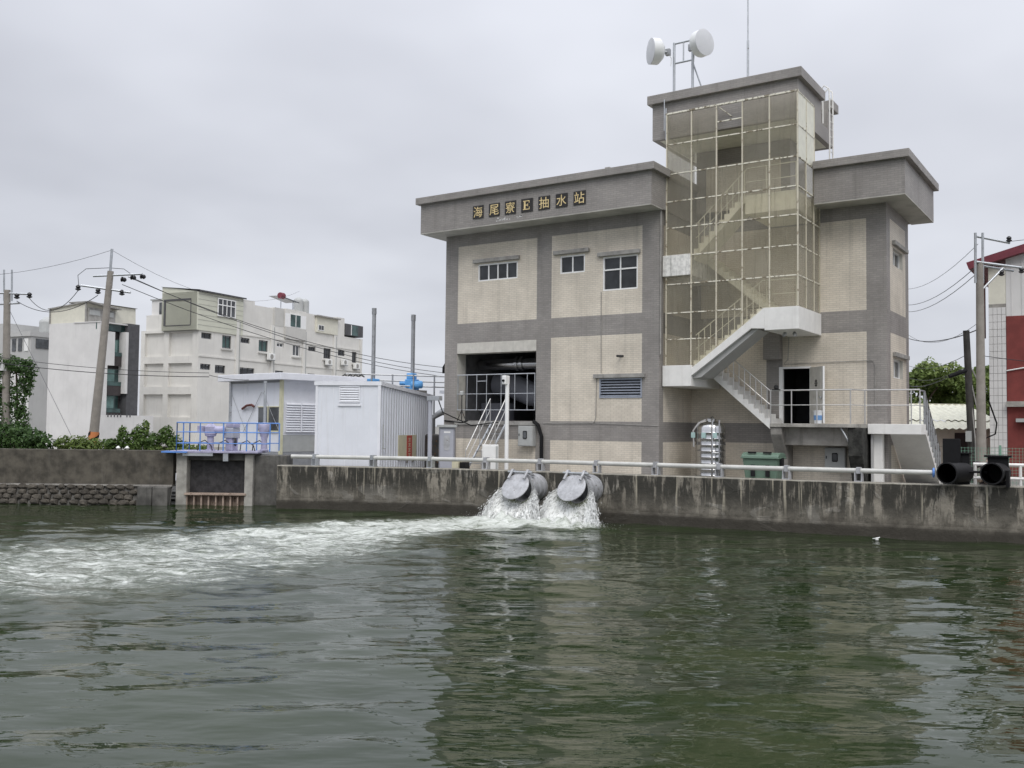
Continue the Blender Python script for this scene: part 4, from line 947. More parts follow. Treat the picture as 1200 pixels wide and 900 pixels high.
MB().box(2.75, 3.05, -3.05, -2.75, GZ, 1.95).build('block_body', 'sign_yellow', bb, bevel=.02); MB().box(3.1, 3.35, -3.0, -2.7, GZ, 1.9).build('block_stripe', 'black_plastic', bb)

# ---------------- quay pipe on brackets
def quay_frame(x, off, z):
    y = quay_y(x); return (x, y+off, z)
qp = thing('quay_pipe', 'long white pipe on brackets along the top of the quay', 'pipe', (9, -2.6, QT))
xs = [-2.9+k*.6 for k in range(38)]; xs = [x for x in xs if x < 19.35]+[19.5]
MB().tube([quay_frame(x, .24, 2.02) for x in xs], .078, 12).build('pipe_run', 'pipe_white', qp, smooth=True)
x = -2.0
while x < 19.6:
    p = quay_frame(x, .24, 0); b = MB(); b.box(p[0]-.12, p[0]+.12, p[1]-.14, p[1]+.14, QT-.005, QT+.025)
    for s in (-.1, .1): b.prism([], 0, 0) if False else b.box(p[0]+s-.02, p[0]+s+.02, p[1]-.11, p[1]+.11, QT+.02, 1.96)
    b.box(p[0]-.06, p[0]+.06, p[1]-.125, p[1]+.125, 1.93, 2.13); b.build('bracket', 'galvanised' if x < 3.5 else 'flap_grey', qp, bevel=.008); x += 2.16
p = quay_frame(19.5, .24, 2.02); MB().lathe([(.12, 0), (.15, .02), (.15, .06), (.10, .07)], p, (1, .2, 0), 14).build('end_flange', 'blue_paint', qp)

# ---------------- outfalls with flap valves and the water they throw out
def outfall(cx, cz, label, seed):
    y0 = quay_y(cx)+.1; ye = y0-1.08; t = thing('outfall', label, 'outfall', (cx, y0, cz), 'outfall pipes')
    A = Vector((0, -1, 0)); c0 = (cx, y0, cz)
    MB().lathe([(.48, 0), (.48, 1.0), (.54, 1.0), (.54, 1.08), (.45, 1.08), (.45, .2), (.01, .2)], c0, A, 32, caps=False).build('outlet_pipe', 'flap_grey', t, smooth=True)
    for k in range(3): MB().lathe([(.48, .2+k*.28), (.495, .2+k*.28), (.495, .23+k*.28), (.48, .23+k*.28)], c0, A, 32, caps=False).build('ring', 'flap_grey', t)
    th = math.radians(36); hz = cz+.53; hy = ye-.02
    d = Vector((0, -math.sin(th), -math.cos(th))); nrm = Vector((0, -math.cos(th), math.sin(th)))
    ctr = Vector((cx, hy, hz))+d*.56
    MB().lathe([(.51, -.03), (.525, -.02), (.525, .015), (.50, .025), (.3, .035), (.01, .04)], ctr, nrm, 36).build('flap', 'flap_grey', t, smooth=True)
    for s in (-.32, .32):
        q = MB(((cx+s, 0, 0), (0, 1, 0), (1, 0, 0))); q.prism([(hy+.42, cz+.40), (hy+.02, cz+.50), (hy-.12, hz+.02), (hy-.05, hz+.14), (hy+.05, hz+.12)], -.045, .045); q.build('hinge_arm', 'flap_grey', t, bevel=.01)
        a = Vector((cx+s, hy-.05, hz+.06)); MB().tube([a, a+d*.34+nrm*.06], .045, 8).build('flap_arm', 'flap_grey', t)
    MB().tube([(cx-.5, hy-.04, hz+.04), (cx+.5, hy-.04, hz+.04)], .035, 8).build('hinge_pin', 'galvanised', t)
    return ye
def jet_materials():
    m, nt, b = newmat('white_water'); t = NT(nt); b.inputs['Base Color'].default_value = (0.93, 0.94, 0.93, 1); b.inputs['Roughness'].default_value = 0.4; b.inputs['Alpha'].default_value = 0.8
    MATS['white_water'] = m
    for nm, lo, hi, al in (('green_sheet', 0.46, 0.70, 0.0), ('white_sheet', 0.40, 0.62, 1.0)):
        m, nt, b = newmat(nm); t = NT(nt); uv = t.node('ShaderNodeUVMap').outputs[0]
        n1 = t.noise(t.scalev(uv, (13, 2.2, 1)), 1.0, 7, 0.72, 0.7); n2 = t.noise(t.scalev(uv, (34, 7.0, 1)), 1.0, 6, 0.75, 0.4)
        f = t.ramp(t.math('ADD', t.math('MULTIPLY', n1, 0.6), t.math('MULTIPLY', n2, 0.4)), lo, hi)
        sp = t.node('ShaderNodeSeparateXYZ'); t.l.new(uv, sp.inputs[0]); fall = t.ramp(sp.outputs[1], 0.05, 0.85)
        if al:
            t.l.new(t.mix(n2, (0.80, 0.82, 0.78), (0.95, 0.95, 0.94)), b.inputs['Base Color'])
            t.l.new(t.math('MULTIPLY', t.math('ADD', t.math('MULTIPLY', f, 0.9), t.math('MULTIPLY', fall, 0.45), clamp=True), t.ramp(sp.outputs[1], 1.0, 0.90), clamp=True), b.inputs['Alpha']); b.inputs['Roughness'].default_value = 0.5
        else:
            t.l.new(t.mix(t.math('ADD', f, t.math('MULTIPLY', fall, 0.35), clamp=True), (0.105, 0.118, 0.050), (0.72, 0.75, 0.70)), b.inputs['Base Color']); b.inputs['Roughness'].default_value = 0.15
        t.l.new(t.bump(t.math('ADD', n1, t.math('MULTIPLY', n2, 0.6)), 0.6, 0.04), b.inputs['Normal']); MATS[nm] = m
jet_materials()
def jet(cx, cz, ye, label, seed, green):
    g = np.random.default_rng(seed); t = thing('water_jet', label, 'water jet', (cx, ye-.5, 0), 'water pouring from the outfalls')
    def sheet(mat, a0, a1, rad, vside, vfwd, rough, vz0):
        rough *= .7; nu, nv = 60, 30; V, UV, F = [], [], []
        ph = g.uniform(0, 6.28, 6); 
        for i in range(nu+1):
            s = i/nu; a = math.pi*(a0+(a1-a0)*s); wob = sum(math.sin(s*(7+5*k)+ph[k])/(1+k) for k in range(6))*.12
            ox, oz = rad*math.cos(a), rad*math.sin(a); vx = vside*math.cos(a)*(1+wob*.5); vy = -vfwd*(1+wob*.6)
            z0 = cz+oz; T = (vz0+math.sqrt(vz0*vz0+2*9.8*max(.05, z0+.06)))/9.8
            for j in range(nv+1):
                q = j/nv; tt = T*q; w = rough*q; n = mnoise.noise(Vector((s*14, q*3, seed+rad*9)))*w
                V.append((cx+ox+vx*tt+n*math.cos(a)+.3*w*g.normal(), ye+vy*tt-n*.8+.3*w*g.normal(), z0+vz0*tt-4.9*tt*tt+.25*w*g.normal())); UV.append((s+rad, q))
        for i in range(nu):
            for j in range(nv): a = i*(nv+1)+j; F.append((a, a+nv+1, a+nv+2, a+1))
        me = bpy.data.meshes.new('water_sheet'); me.from_pydata(V, [], F); me.materials.append(MATS[mat]); uvl = me.uv_layers.new(name='UVMap')
        li = np.zeros(len(me.loops), int); me.loops.foreach_get('vertex_index', li); uvl.data.foreach_set('uv', np.array(UV, np.float32)[li].ravel())
        me.polygons.foreach_set('use_smooth', [True]*len(me.polygons)); me.update()
        o = bpy.data.objects.new('water_sheet', me); COL.objects.link(o); o.parent = t; o.matrix_basis = t.matrix_basis.inverted()
    sheet('green_sheet', 1.05, 1.95, .46, .75, 1.10, .05, .05)
    sheet('white_sheet', .98, 2.02, .50, 1.00, 1.35, .10, .15)
    sheet('white_sheet', .96, 1.40, .53, 1.30, 1.25, .14, .30); sheet('white_sheet', 1.60, 2.04, .53, 1.30, 1.25, .14, .30)
    if not green: sheet('white_sheet', 1.1, 1.9, .52, .9, 1.7, .15, .20)
    V, F = [], []
    for k in range(4200):                                                    # fine broken water round the sheets
        a = math.pi*(1.0+g.uniform()) if g.uniform() < .4 else math.pi*(1.0+(g.choice([0, 1])*.78+.22*g.uniform()))
        ox, oz = .52*math.cos(a), .52*math.sin(a)*.9; vx, vy = 1.3*math.cos(a)+.22*g.normal(), -(1.2+.4*abs(g.normal()))
        z0 = cz+oz; vz = .2+.28*g.normal(); T = (vz+math.sqrt(vz*vz+2*9.8*max(.05, z0)))/9.8; tt = T*g.uniform()**.55
        if green and abs(math.cos(a)) < .55 and g.uniform() < .8: continue
        p = np.array([cx+ox+vx*tt, ye+vy*tt, max(.0, z0+vz*tt-4.9*tt*tt)])+g.normal(size=3)*.035
        v = np.array([vx, vy, vz-9.8*tt]); v /= np.linalg.norm(v)
        s = .0025+.0060*g.uniform()**2; L = s*(3.0+6.0*g.uniform()); q = np.cross(v, g.normal(size=3)); q /= np.linalg.norm(q); r = np.cross(v, q); i = len(V)
        V += [tuple(p+v*L), tuple(p+q*s), tuple(p+r*s), tuple(p-q*s), tuple(p-r*s), tuple(p-v*L)]
        F += [(i, i+1, i+2), (i, i+2, i+3), (i, i+3, i+4), (i, i+4, i+1), (i+5, i+2, i+1), (i+5, i+3, i+2), (i+5, i+4, i+3), (i+5, i+1, i+4)]
    for k in range(6000):                                                    # splash where it lands
        p = np.array([cx+g.normal()*.70, ye-.85+g.normal()*.30, abs(g.normal())*.10]); s = .004+.010*g.uniform()**2; d = g.normal(size=(4, 3)); d /= np.linalg.norm(d, axis=1)[:, None]; i = len(V)
        V += [tuple(p+d[q]*s) for q in range(4)]; F += [(i, i+1, i+2), (i, i+2, i+3), (i, i+3, i+1), (i+1, i+3, i+2)]
    me = bpy.data.meshes.new('spray'); me.from_pydata(V, [], F); me.materials.append(MATS['white_water']); o = bpy.data.objects.new('spray', me); COL.objects.link(o)
    o.parent = t; o.matrix_basis = t.matrix_basis.inverted(); o['kind'] = 'stuff'
ya = outfall(6.58, 1.12, 'grey steel outfall with a round flap valve, the left of the pair', 1)
yb_ = outfall(8.68, 1.15, 'grey steel outfall with a round flap valve, the right of the pair', 2)
jet(6.58, 1.12, ya, 'white water gushing from the left outfall', 21, False)
jet(8.68, 1.15, yb_, 'green and white water gushing from the right outfall', 22, True)

# ---------------- black pipes at the right end of the quay
def black_pipe(c, ax, label, plates):
    A = Vector(ax).normalized(); t = thing('black_pipe', label, 'pipe', (c[0], c[1], QT), 'black pipes on the quay')
    MB().lathe([(.30, 0), (.30, .95), (.325, .95), (.325, 1.02), (.285, 1.02)], Vector(c)-A*1.0, A, 30, caps=False).build('pipe_body', 'black_plastic', t, smooth=True); MB().lathe([(.285, 1.015), (.283, .1), (.01, .1)], Vector(c)-A*1.0, A, 30, caps=False).build('pipe_bore', 'bore_shade', t, smooth=True)
    for (x0, x1, y0, y1, z0, z1) in plates: MB().box(x0, x1, y0, y1, z0, z1).build('frame_plate', 'black_rubber', t, bevel=.01)
    return t
b1 = black_pipe((20.0, -1.45, 2.04), (-.35, -1, 0), 'black open-ended pipe next to the side stairs on the quay', [(19.72, 20.22, -.45, -.38, 1.6, 3.06), (19.86, 20.46, -.36, -.30, 1.6, 2.60), (19.80, 20.52, -.42, -.24, 2.60, 2.64)])
b2 = black_pipe((21.16, -1.15, 2.06), (-.12, -1, 0), 'black open-ended pipe at the far right end of the quay', [(20.95, 21.52, -.32, -.26, 1.6, 2.52), (20.86, 21.60, -.40, -.20, 2.52, 2.58)])
MB().tube([(20.3, -.85, 2.08), (21.0, -.8, 2.08)], .035, 8).build('tie_bar', 'black_rubber', b1)
MB().box(21.5, 21.58, -.9, -.5, 1.66, 2.15).build('support', 'black_rubber', b2)
# small white float and bird-like scrap at the waterline
fl = thing('floating_debris', 'white scrap floating by the quay on the right', 'debris', (18.1, -2.1, .02))
MB().tube([(18.0, -2.05, .01), (18.12, -2.1, .03), (18.22, -2.08, .07)], [.012, .028, .015], 6).box(18.10, 18.18, -2.12, -2.07, -.02, .03).build('scrap', 'white_misc', fl)

# ---------------- sluice gate
sg = thing('sluice_gate', 'dark steel sluice gate between concrete piers', 'sluice gate', (-6.0, -7.2, 0))
SF = ((-7.30, -7.90, 0), (.833, .553, 0), (.553, -.833, 0)) # u along the gate, n towards the water
MB(SF).box(0, .42, -1, 2.06, -1.2, .10).build('pier', 'concrete_pale', sg, bevel=.03)
MB(SF).box(2.72, 3.06, -1, 2.06, -1.2, .10).build('pier', 'concrete_pale', sg, bevel=.03)
q = MB(SF); q.box(3.06, 4.35, -1, 2.02, -1.2, -.12).build('wing_wall', 'concrete_dark', sg, bevel=.03)
MB(SF).box(.42, 2.72, 1.80, 2.10, -1.1, -.05).build('head_beam', 'concrete_dark', sg, bevel=.02)
MB(SF).box(.42, 2.72, .50, 1.80, -.42, -.34).build('gate_leaf', 'gate_dark', sg)
q = MB(SF); q.box(.36, 2.80, .42, .50, -.2, .16).box(.36, 2.80, -.3, .42, -.24, -.20)
for k in range(9): q.box(.40+k*.29, .46+k*.29, -.3, .42, -.20, .06)
q.build('stop_log', 'tan_steel', sg, bevel=.008)
pf = thing('sluice_platform', 'steel platform with blue railings over the sluice gate', 'platform', (-6.0, -7.2, 2.1))
MB(SF).box(-.2, 3.3, 2.10, 2.18, -1.3, .30).build('platform_deck', 'purple_paint', pf, bevel=.01)
MB(SF).box(-.5, .5, 2.10, 2.16, -.3, .42).build('deck_edge', 'blue_paint', pf)
q = MB(SF); q.box(.3, 1.5, 1.98, 2.10, .1, .28).box(1.9, 2.1, 1.78, 2.1, .1, .26).build('deck_beam', 'galvanised', pf)
def prail(pts, n):
    P3 = [MB(SF).p(u, 2.18, n_) for (u, n_) in pts]; m = MB()
    for h in (1.12, .74, .30): m.tube([(p[0], p[1], p[2]+h) for p in P3], .028 if h > 1 else .02, 6)
    o = m.build('railing', 'blue_paint', pf, smooth=True)
    for (a, b) in zip(pts, pts[1:]):
        k = max(1, int(round(math.hypot(b[0]-a[0], b[1]-a[1])/.95)))
        for i in range(k+1): p = MB(SF).p(a[0]+(b[0]-a[0])*i/k, 2.18, a[1]+(b[1]-a[1])*i/k); MB().tube([p, (p[0], p[1], p[2]+1.12)], .026, 6).build('post', 'blue_paint', o, smooth=True)
prail([(0.05, .26), (3.75, .26)], 0); prail([(0.05, .26), (0.05, -1.25)], 0); prail([(.05, -1.25), (3.75, -1.25)], 0)
# gate actuators
def actuator(u, n, label, kind):
    c = MB(SF).p(u, 2.18, n); t = thing('gate_actuator', label, 'actuator', c, 'gate lifting gear'); x, y, z = c
    if kind == 0:
        MB().lathe([(.20, 0), (.20, .04), (.13, .06), (.13, .55), (.22, .60), (.22, .66)], c, seg=16).build('pedestal', 'purple_paint', t, smooth=True)
        MB().lathe([(.24, 0), (.24, .30), (.18, .36), (.1, .42)], (x, y, z+.66), seg=16).build('gearbox', 'purple_paint', t, smooth=True)
        MB().lathe([(.13, 0), (.15, .03), (.15, .45), (.10, .5)], (x+.1, y+.05, z+.84), (.83, .55, .0), 14).build('motor', 'purple_paint', t, smooth=True)
        MB().box(x-.5, x-.2, y-.28, y-.02, z+.72, z+1.0).build('switch_box', 'purple_paint', t, bevel=.03)
    elif kind == 1:
        MB().box(x-.2, x+.2, y-.16, y+.16, z, z+.5).build('pedestal', 'purple_paint', t, bevel=.03)
        MB().box(x-.26, x+.26, y-.2, y+.2, z+.5, z+.92).build('control_box', 'cabinet_blue_grey', t, bevel=.03)
        MB().box(x-.2, x+.3, y-.17, y+.17, z+.93, z+1.1).build('control_cap', 'purple_paint', t, bevel=.03)
        MB().lathe([(.02, 0), (.16, .02), (.16, .05), (.02, .06)], (x+.28, y-.1, z+.35), (.83, .55, 0), 14).build('handwheel', 'dark_metal', t)
    else:
        MB().lathe([(.18, 0), (.18, .05), (.13, .08), (.11, .45), (.2, .75), (.26, .95), (.24, 1.08), (.1, 1.15)], c, seg=16).build('pedestal', 'purple_paint', t, smooth=True)
        MB().lathe([(.06, 1.1), (.06, 2.75), (.075, 2.75), (.075, 2.83), (.01, 2.84)], c, seg=10).build('stem_cover', 'galvanised', t, smooth=True)
for k, (u, n) in enumerate(((.7, -.3), (1.5, -.4), (2.4, -.35), (2.8, -.7))): p = Vector(MB(SF).p(u, 2.18, n)); MB().tube([p, p+Vector((.05, 0, .3)), p+Vector((.25, .15, .42)), p+Vector((.45, .3, .2)), p+Vector((.5, .33, 0))], .022, 6).build('cable', 'dark_metal', pf, smooth=True)
actuator(1.15, -.5, 'lilac gate gearbox with a motor, leftmost on the platform', 0)
actuator(2.0, -.55, 'lilac gate control box in the middle of the platform', 1)
actuator(3.3, -.6, 'lilac gate gear under a tall grey stem on the platform', 2)
# ================================================================== left bank
def dirs(deg):                     # heading clockwise from +Y -> unit vector
    a = math.radians(deg); return (math.sin(a), math.cos(a), 0)
# ribbed white container next to the station
K0 = (-0.15, -3.95); fd = dirs(-24.0); fl_ = (-fd[1], fd[0], 0)                        # depth direction and leftwards direction
CL = ((K0[0], K0[1], 0), (-fl_[0], -fl_[1], 0), (-fd[0], -fd[1], 0))                   # end face: u negative runs left
CR = ((K0[0], K0[1], 0), fd, (-fl_[0], -fl_[1], 0))                                    # long ribbed face
ct = thing('equipment_container', 'white ribbed metal container with a red and yellow notice', 'container', (K0[0]-1, K0[1]+1, GZ))
W2, L2, H0, H1 = 2.62, 8.1, 4.86, 4.60
q = MB(CR); q.face([q.p(0, GZ, 0), q.p(L2, GZ, 0), q.p(L2, H1, 0), q.p(0, H0, 0)]); q.face([q.p(0, GZ, -W2), q.p(L2, GZ, -W2), q.p(L2, H1, -W2), q.p(0, H0, -W2)])
q.face([q.p(L2, GZ, 0), q.p(L2, GZ, -W2), q.p(L2, H1, -W2), q.p(L2, H1, 0)]).face([q.p(0, GZ, 0), q.p(0, GZ, -W2), q.p(0, H0, -W2), q.p(0, H0, 0)]).face([q.p(0, H0, 0), q.p(L2, H1, 0), q.p(L2, H1, -W2), q.p(0, H0, -W2)])
q.build('container_body', 'cabin_white', ct)
k = 0; u = .28
while u < L2-.2:
    q = MB(CR); zt = H0+(H1-H0)*u/L2-.02; q.prism([(u, GZ), (u+.10, GZ), (u+.10, zt), (u, zt)], 0, .045); q.build('rib', 'cabin_white', ct); u += .36
q = MB(CL)
for k in range(5): q.box(-W2+.2+k*.5, -W2+.215+k*.5, GZ, H0-.12, 0, .008)
q.build('panel_joint', 'cabin_trim', ct)
q = MB(CR); q.face([q.p(-.06, H0-.02, .08), q.p(L2+.05, H1-.02, .08), q.p(L2+.05, H1+.14, .08), q.p(-.06, H0+.14, .08)]).face([q.p(-.06, H0+.14, .08), q.p(L2+.05, H1+.14, .08), q.p(L2+.05, H1+.14, -W2-.08), q.p(-.06, H0+.14, -W2-.08)]).face([q.p(-.06, H0-.02, .08), q.p(-.06, H0-.02, -W2-.08), q.p(-.06, H0+.14, -W2-.08), q.p(-.06, H0+.14, .08)]); q.build('roof_trim', 'cabin_trim', ct)
MB(CL).box(-.07, .05, GZ, H0, -.03, .05).build('corner_post', 'cabin_trim', ct); MB(CL).box(-W2-.03, -W2+.07, GZ, H0, -.03, .03).build('corner_post', 'cabin_trim', ct)
vt = MB(CL).box(-1.66, -.80, 4.16, 4.20, 0, .06).box(-1.66, -1.62, 4.20, 4.78, 0, .06).box(-.84, -.80, 4.20, 4.78, 0, .06).box(-1.66, -.80, 4.76, 4.80, 0, .06).build('vent', 'cabin_trim', ct)
for k in range(6):
    q = MB(CL); z = 4.22+k*.092; q.face([q.p(-1.62, z, .06), q.p(-.84, z, .06), q.p(-.84, z+.08, .005), q.p(-1.62, z+.08, .005)]); q.face([q.p(-1.62, z-.014, .06), q.p(-.84, z-.014, .06), q.p(-.84, z, .06), q.p(-1.62, z, .06)]); q.build('slat', 'cabin_trim', vt)
MB(CL).box(-1.70, -.76, 4.02, 4.12, 0, .05).build('vent_sill', 'cabin_trim', ct)
nb = MB(CR).box(2.45, 5.30, 1.85, 2.86, .05, .07).build('notice', 'sign_yellow', ct)
MB(CR).box(3.72, 4.55, 1.88, 2.84, .07, .078).build('notice_panel', 'sign_red', nb)
q = MB(CR)
for k in range(4):
    z = 2.70-k*.22
    q.box(3.95, 4.32, z, z+.022, .078, .081).box(3.98, 4.29, z-.06, z-.04, .078, .081).box(4.10, 4.16, z-.11, z+.04, .078, .0815).box(3.93, 4.34, z-.12, z-.10, .078, .081)
q.build('notice_print', 'sign_yellow', nb)
for u in (3.75, 4.6): MB(CR).box(u, u+.3, 1.66, 1.78, .05, .06).build('sticker', 'hood', nb)
MB(CR).tube([], 0) if False else None
p0, p1 = MB(CR).p(.22, 2.35, .1), MB(CR).p(.22, 3.3, .1); MB().tube([p0, p1], .02, 6).tube([p0, MB(CR).p(.55, 2.35, .1)], .018, 6).build('lock_bar', 'box_grey', ct)

# white cabin with crossed braces
a = math.radians(-33.55-49.4); cl_ = (math.sin(a), math.cos(a), 0); cr_ = (-cl_[1], cl_[0], 0)
cr_ = (cl_[1], -cl_[0], 0)
if cr_[1] < 0: cr_ = (-cr_[0], -cr_[1], 0)
N0 = (-6.74, -2.95)
ctx = (N0[0]+.5*(cl_[0]+cr_[0]), N0[1]+.5*(cl_[1]+cr_[1]))
A1 = ((N0[0], N0[1], 0), cl_, (-cr_[0], -cr_[1], 0))        # long face to the left
A2 = ((N0[0], N0[1], 0), cr_, (-cl_[0], -cl_[1], 0))        # short face to the right
cn_ = thing('site_cabin', 'white panel cabin with crossed wire braces behind the sluice', 'cabin', (N0[0]-1, N0[1]+1, GZ))
L3, D3, HT = 3.95, 4.2, 5.22
q = MB(A1); q.face([q.p(0, 2.05, 0), q.p(L3, 2.05, 0), q.p(L3, HT, 0), q.p(0, HT, 0)])
for k in (1, 2): q.box(k*1.33-.012, k*1.33+.012, 2.05, HT, 0, .012)
q.box(0, L3, 3.88, 3.91, 0, .01)
q.face([q.p(L3, 2.05, 0), q.p(L3, 2.05, -D3), q.p(L3, HT, -D3), q.p(L3, HT, 0)]).build('cabin_wall', 'cabin_white', cn_)
q = MB(A2); q.face([q.p(0, 2.05, 0), q.p(D3, 2.05, 0), q.p(D3, HT, 0), q.p(0, HT, 0)]).face([q.p(D3, 2.05, 0), q.p(D3, 2.05, -L3), q.p(D3, HT, -L3), q.p(D3, HT, 0)]).build('cabin_wall', 'cabin_trim', cn_)
q = MB(A1); q.box(0, L3, GZ-.1, 2.05, -D3, -.01).build('cabin_base', 'cabin_base', cn_)
q = MB(A1); q.box(-.45, L3+.5, HT, HT+.30, -D3-.3, .42).build('roof', 'cabin_trim', cn_, bevel=.02)
q = MB(A1); q.box(-.05, L3, HT-.10, HT, 0, .03).build('eaves_gutter', 'cabin_base', cn_)
MB(A1).box(-.08, .06, GZ, HT, -.04, .09).build('corner_post', 'cream_post', cn_); MB(A1).box(L3-.08, L3+.06, GZ, HT, -.04, .07).build('corner_post', 'galvanised', cn_)
wn1 = MB(A1).box(.20, 1.72, 2.98, 4.02, .002, .02).build('window', 'glass_grey', cn_); MB(A1).box(.93, .99, 2.98, 4.02, .02, .05).box(.16, 1.76, 2.90, 2.98, .0, .05).box(.16, 1.76, 4.02, 4.06, 0, .05).build('window_frame', 'cream_post', wn1)
for (u0, z0, u1, z1) in ((L3-.1, 4.7, 2.6, 2.9), (1.45, 4.7, 2.8, 2.9), (1.35, 4.7, .1, 3.0)): MB().tube([MB(A1).p(u0, z0, .06), MB(A1).p(u1, z1, .06)], .012, 5).build('brace', 'grey_metal', cn_)
MB().tube([MB(A1).p(2.9, 3.95, .08), MB(A1).p(2.5, 4.1, .12), MB(A1).p(2.1, 4.13, .12), MB(A1).p(2.0, 4.05, .06)], .055, 8).build('pipe_bend', 'red_brown', cn_, smooth=True)
q2 = MB(A2).box(.15, 1.85, 2.90, 4.25, .0, .03).build('louvre_panel', 'cabin_trim', cn_)
for k in range(12):
    q = MB(A2); z = 2.93+k*.11; q.face([q.p(.2, z, .10), q.p(1.8, z, .10), q.p(1.8, z+.085, .032), q.p(.2, z+.085, .032)]); q.build('slat', 'cabin_trim', q2)
MB(A2).box(.97, 1.03, 2.93, 4.23, .1, .115).build('louvre_bar', 'cabin_trim', q2)
MB(A2).box(.02, D3, 2.05, 2.80, .0, .012).build('lower_panel', 'box_grey', cn_)

# blue pump drives with tall stems behind the container
def drive(x, y, z1, label, big):
    t = thing('pump_drive', label, 'pump drive', (x, y, GZ), 'tall stems behind the container')
    MB().lathe([(.10, 5.2-GZ), (.10, z1-.3-GZ), (.12, z1-.3-GZ), (.12, z1-GZ)], (x, y, GZ), seg=12).build('stem', 'grey_metal', t, smooth=True)
    MB().box(x-.6, x+.6, y-.4, y+.4, GZ, 5.0).build('plinth', 'concrete', t)
    MB().box(x-.30, x+.24, y-.25, y+.25, 5.0, 5.55).build('gearbox', 'sky_blue_paint', t, bevel=.04)
    if big:
        MB().lathe([(.17, 0), (.19, .05), (.19, .5), (.14, .56)], (x+.1, y-.2, 5.28), (.83, .55, 0), 14).build('motor', 'sky_blue_paint', t, smooth=True)
        MB().box(x-.24, x+.12, y-.2, y+.2, 5.55, 5.85).build('gearbox_cap', 'sky_blue_paint', t, bevel=.04); MB().lathe([(.08, 0), (.11, .03), (.11, .35)], (x-.28, y-.1, 5.35), (-.83, -.55, 0), 12).build('motor', 'sky_blue_paint', t, smooth=True)
drive(-6.75, 3.0, 9.05, 'tall grey stem on a blue drive behind the container, left one', False)
drive(-5.15, 4.1, 8.75, 'tall grey stem on a blue motor drive beside the station, right one', True)
pr = thing('pipe_rack', 'grey pipe handrails and hoses on the pump platform', 'pipe rack', (-5, 3, GZ))
for z, dy in ((5.72, 0), (5.45, .5), (5.2, .2)): MB().tube([(-7.6, 2.0+dy, z+.05), (-3.0, 5.1+dy, z-.05)], .04, 6).build('pipe', 'grey_metal', pr)
for k in range(6): x = -7.4+k*.85; MB().tube([(x, 2.1+k*.57, GZ), (x, 2.1+k*.57, 5.75)], .04, 6).build('post', 'grey_metal', pr)
for k in range(4): x, y = -7.55+k*.22, 1.7+k*.15; MB().tube([(x-.12, y, 5.0), (x-.1, y, 5.6), (x+.1, y+.05, 5.72), (x+.35, y+.1, 5.5), (x+.4, y+.12, 5.0)], .045, 6).build('hose', 'dark_metal', pr, smooth=True)
gh = thing('grey_shed', 'small grey shed with a pale roof squeezed beside the station', 'shed', (-3.2, 6.5, GZ))
MB().box(-4.5, -.3, 6.0, 9.0, GZ, 4.9).build('shed_wall', 'grey_render', gh); MB().box(-4.7, -.1, 5.7, 9.2, 4.9, 5.05).build('shed_roof', 'cabin_trim', gh); MB().box(-2.4, -1.6, 5.95, 6.0, 3.6, 4.4).build('shed_window', 'glass_grey', gh)
pv = thing('pump_valve', 'dark pipework and valves in the gap beside the container', 'valve', (-1.2, 1.5, GZ))
MB().tube([(-1.6, 1.2, GZ), (-1.6, 1.2, 3.6), (-1.2, 1.4, 3.9), (-.2, 1.9, 3.9)], .16, 10).build('pipe', 'grey_metal', pv, smooth=True); MB().lathe([(.25, 0), (.25, .1)], (-1.6, 1.2, 2.8)).build('flange', 'dark_metal', pv); MB().box(-1.3, -.3, .3, .9, GZ, 2.9).build('valve_body', 'dark_metal', pv, bevel=.08)

# ---------------- utility poles
def upole(name, base, top, r0, r1, label): 
    t = thing(name, label, 'utility pole', base, 'utility poles'); MB().tube([base, lerp(base, top, .5), top], [r0, (r0+r1)/2, r1], 14).build('pole_shaft', 'pole_concrete', t, smooth=True); return t
def insul(t, p, d, s=.1): MB().lathe([(s*.3, 0), (s*1.1, s*.4), (s*1.1, s*.8), (s*.6, s*.9), (s*1.0, s*1.5), (s*.9, s*1.9), (s*.3, s*2.4)], p, d, 10).build('insulator', 'porcelain_dark', t, smooth=True)
u2 = upole('utility_pole', (-14.74, -6.84, 1.9), (-13.93, -6.71, 10.1), .215, .135, 'leaning concrete utility pole with an orange striped foot on the left bank')
MB().tube([(-13.93, -6.75, 9.7), (-13.85, -6.73, 11.1)], .06, 8).build('pole_extension', 'galvanised', u2)
MB().tube([(-15.05, -7.42, 9.44), (-13.18, -6.18, 9.14)], .055, 6).build('crossarm', 'galvanised', u2); MB().tube([(-14.56, -7.15, 9.86), (-12.75, -5.9, 9.99)], .05, 6).build('crossarm', 'galvanised', u2)
for p, d in (((-15.15, -7.5, 9.2), (0, 0, 1)), ((-14.4, -7.0, 9.05), (0, 0, 1)), ((-13.5, -6.4, 9.0), (0, 0, 1)), ((-13.55, -6.45, 9.75), (.8, .55, -.2)), ((-13.2, -6.2, 9.85), (.8, .55, -.2)), ((-12.85, -5.95, 9.9), (.8, .55, -.2))): insul(u2, p, d, .11)
MB().tube([(-15.1, -7.5, 9.4), (-15.2, -7.5, 9.9), (-14.9, -7.3, 10.2), (-14.0, -6.75, 10.25), (-13.4, -6.4, 10.2), (-13.2, -6.2, 10.0)], .014, 5).build('jumper', 'wire_black', u2)
B_, T_ = Vector((-14.74, -6.84, 1.9)), Vector((-13.93, -6.71, 10.1))
MB().tube([B_.lerp(T_, .02), B_.lerp(T_, .115)], [.222, .220], 16, cap=False).build('warning_sleeve', 'orange_stripe', u2, smooth=True)
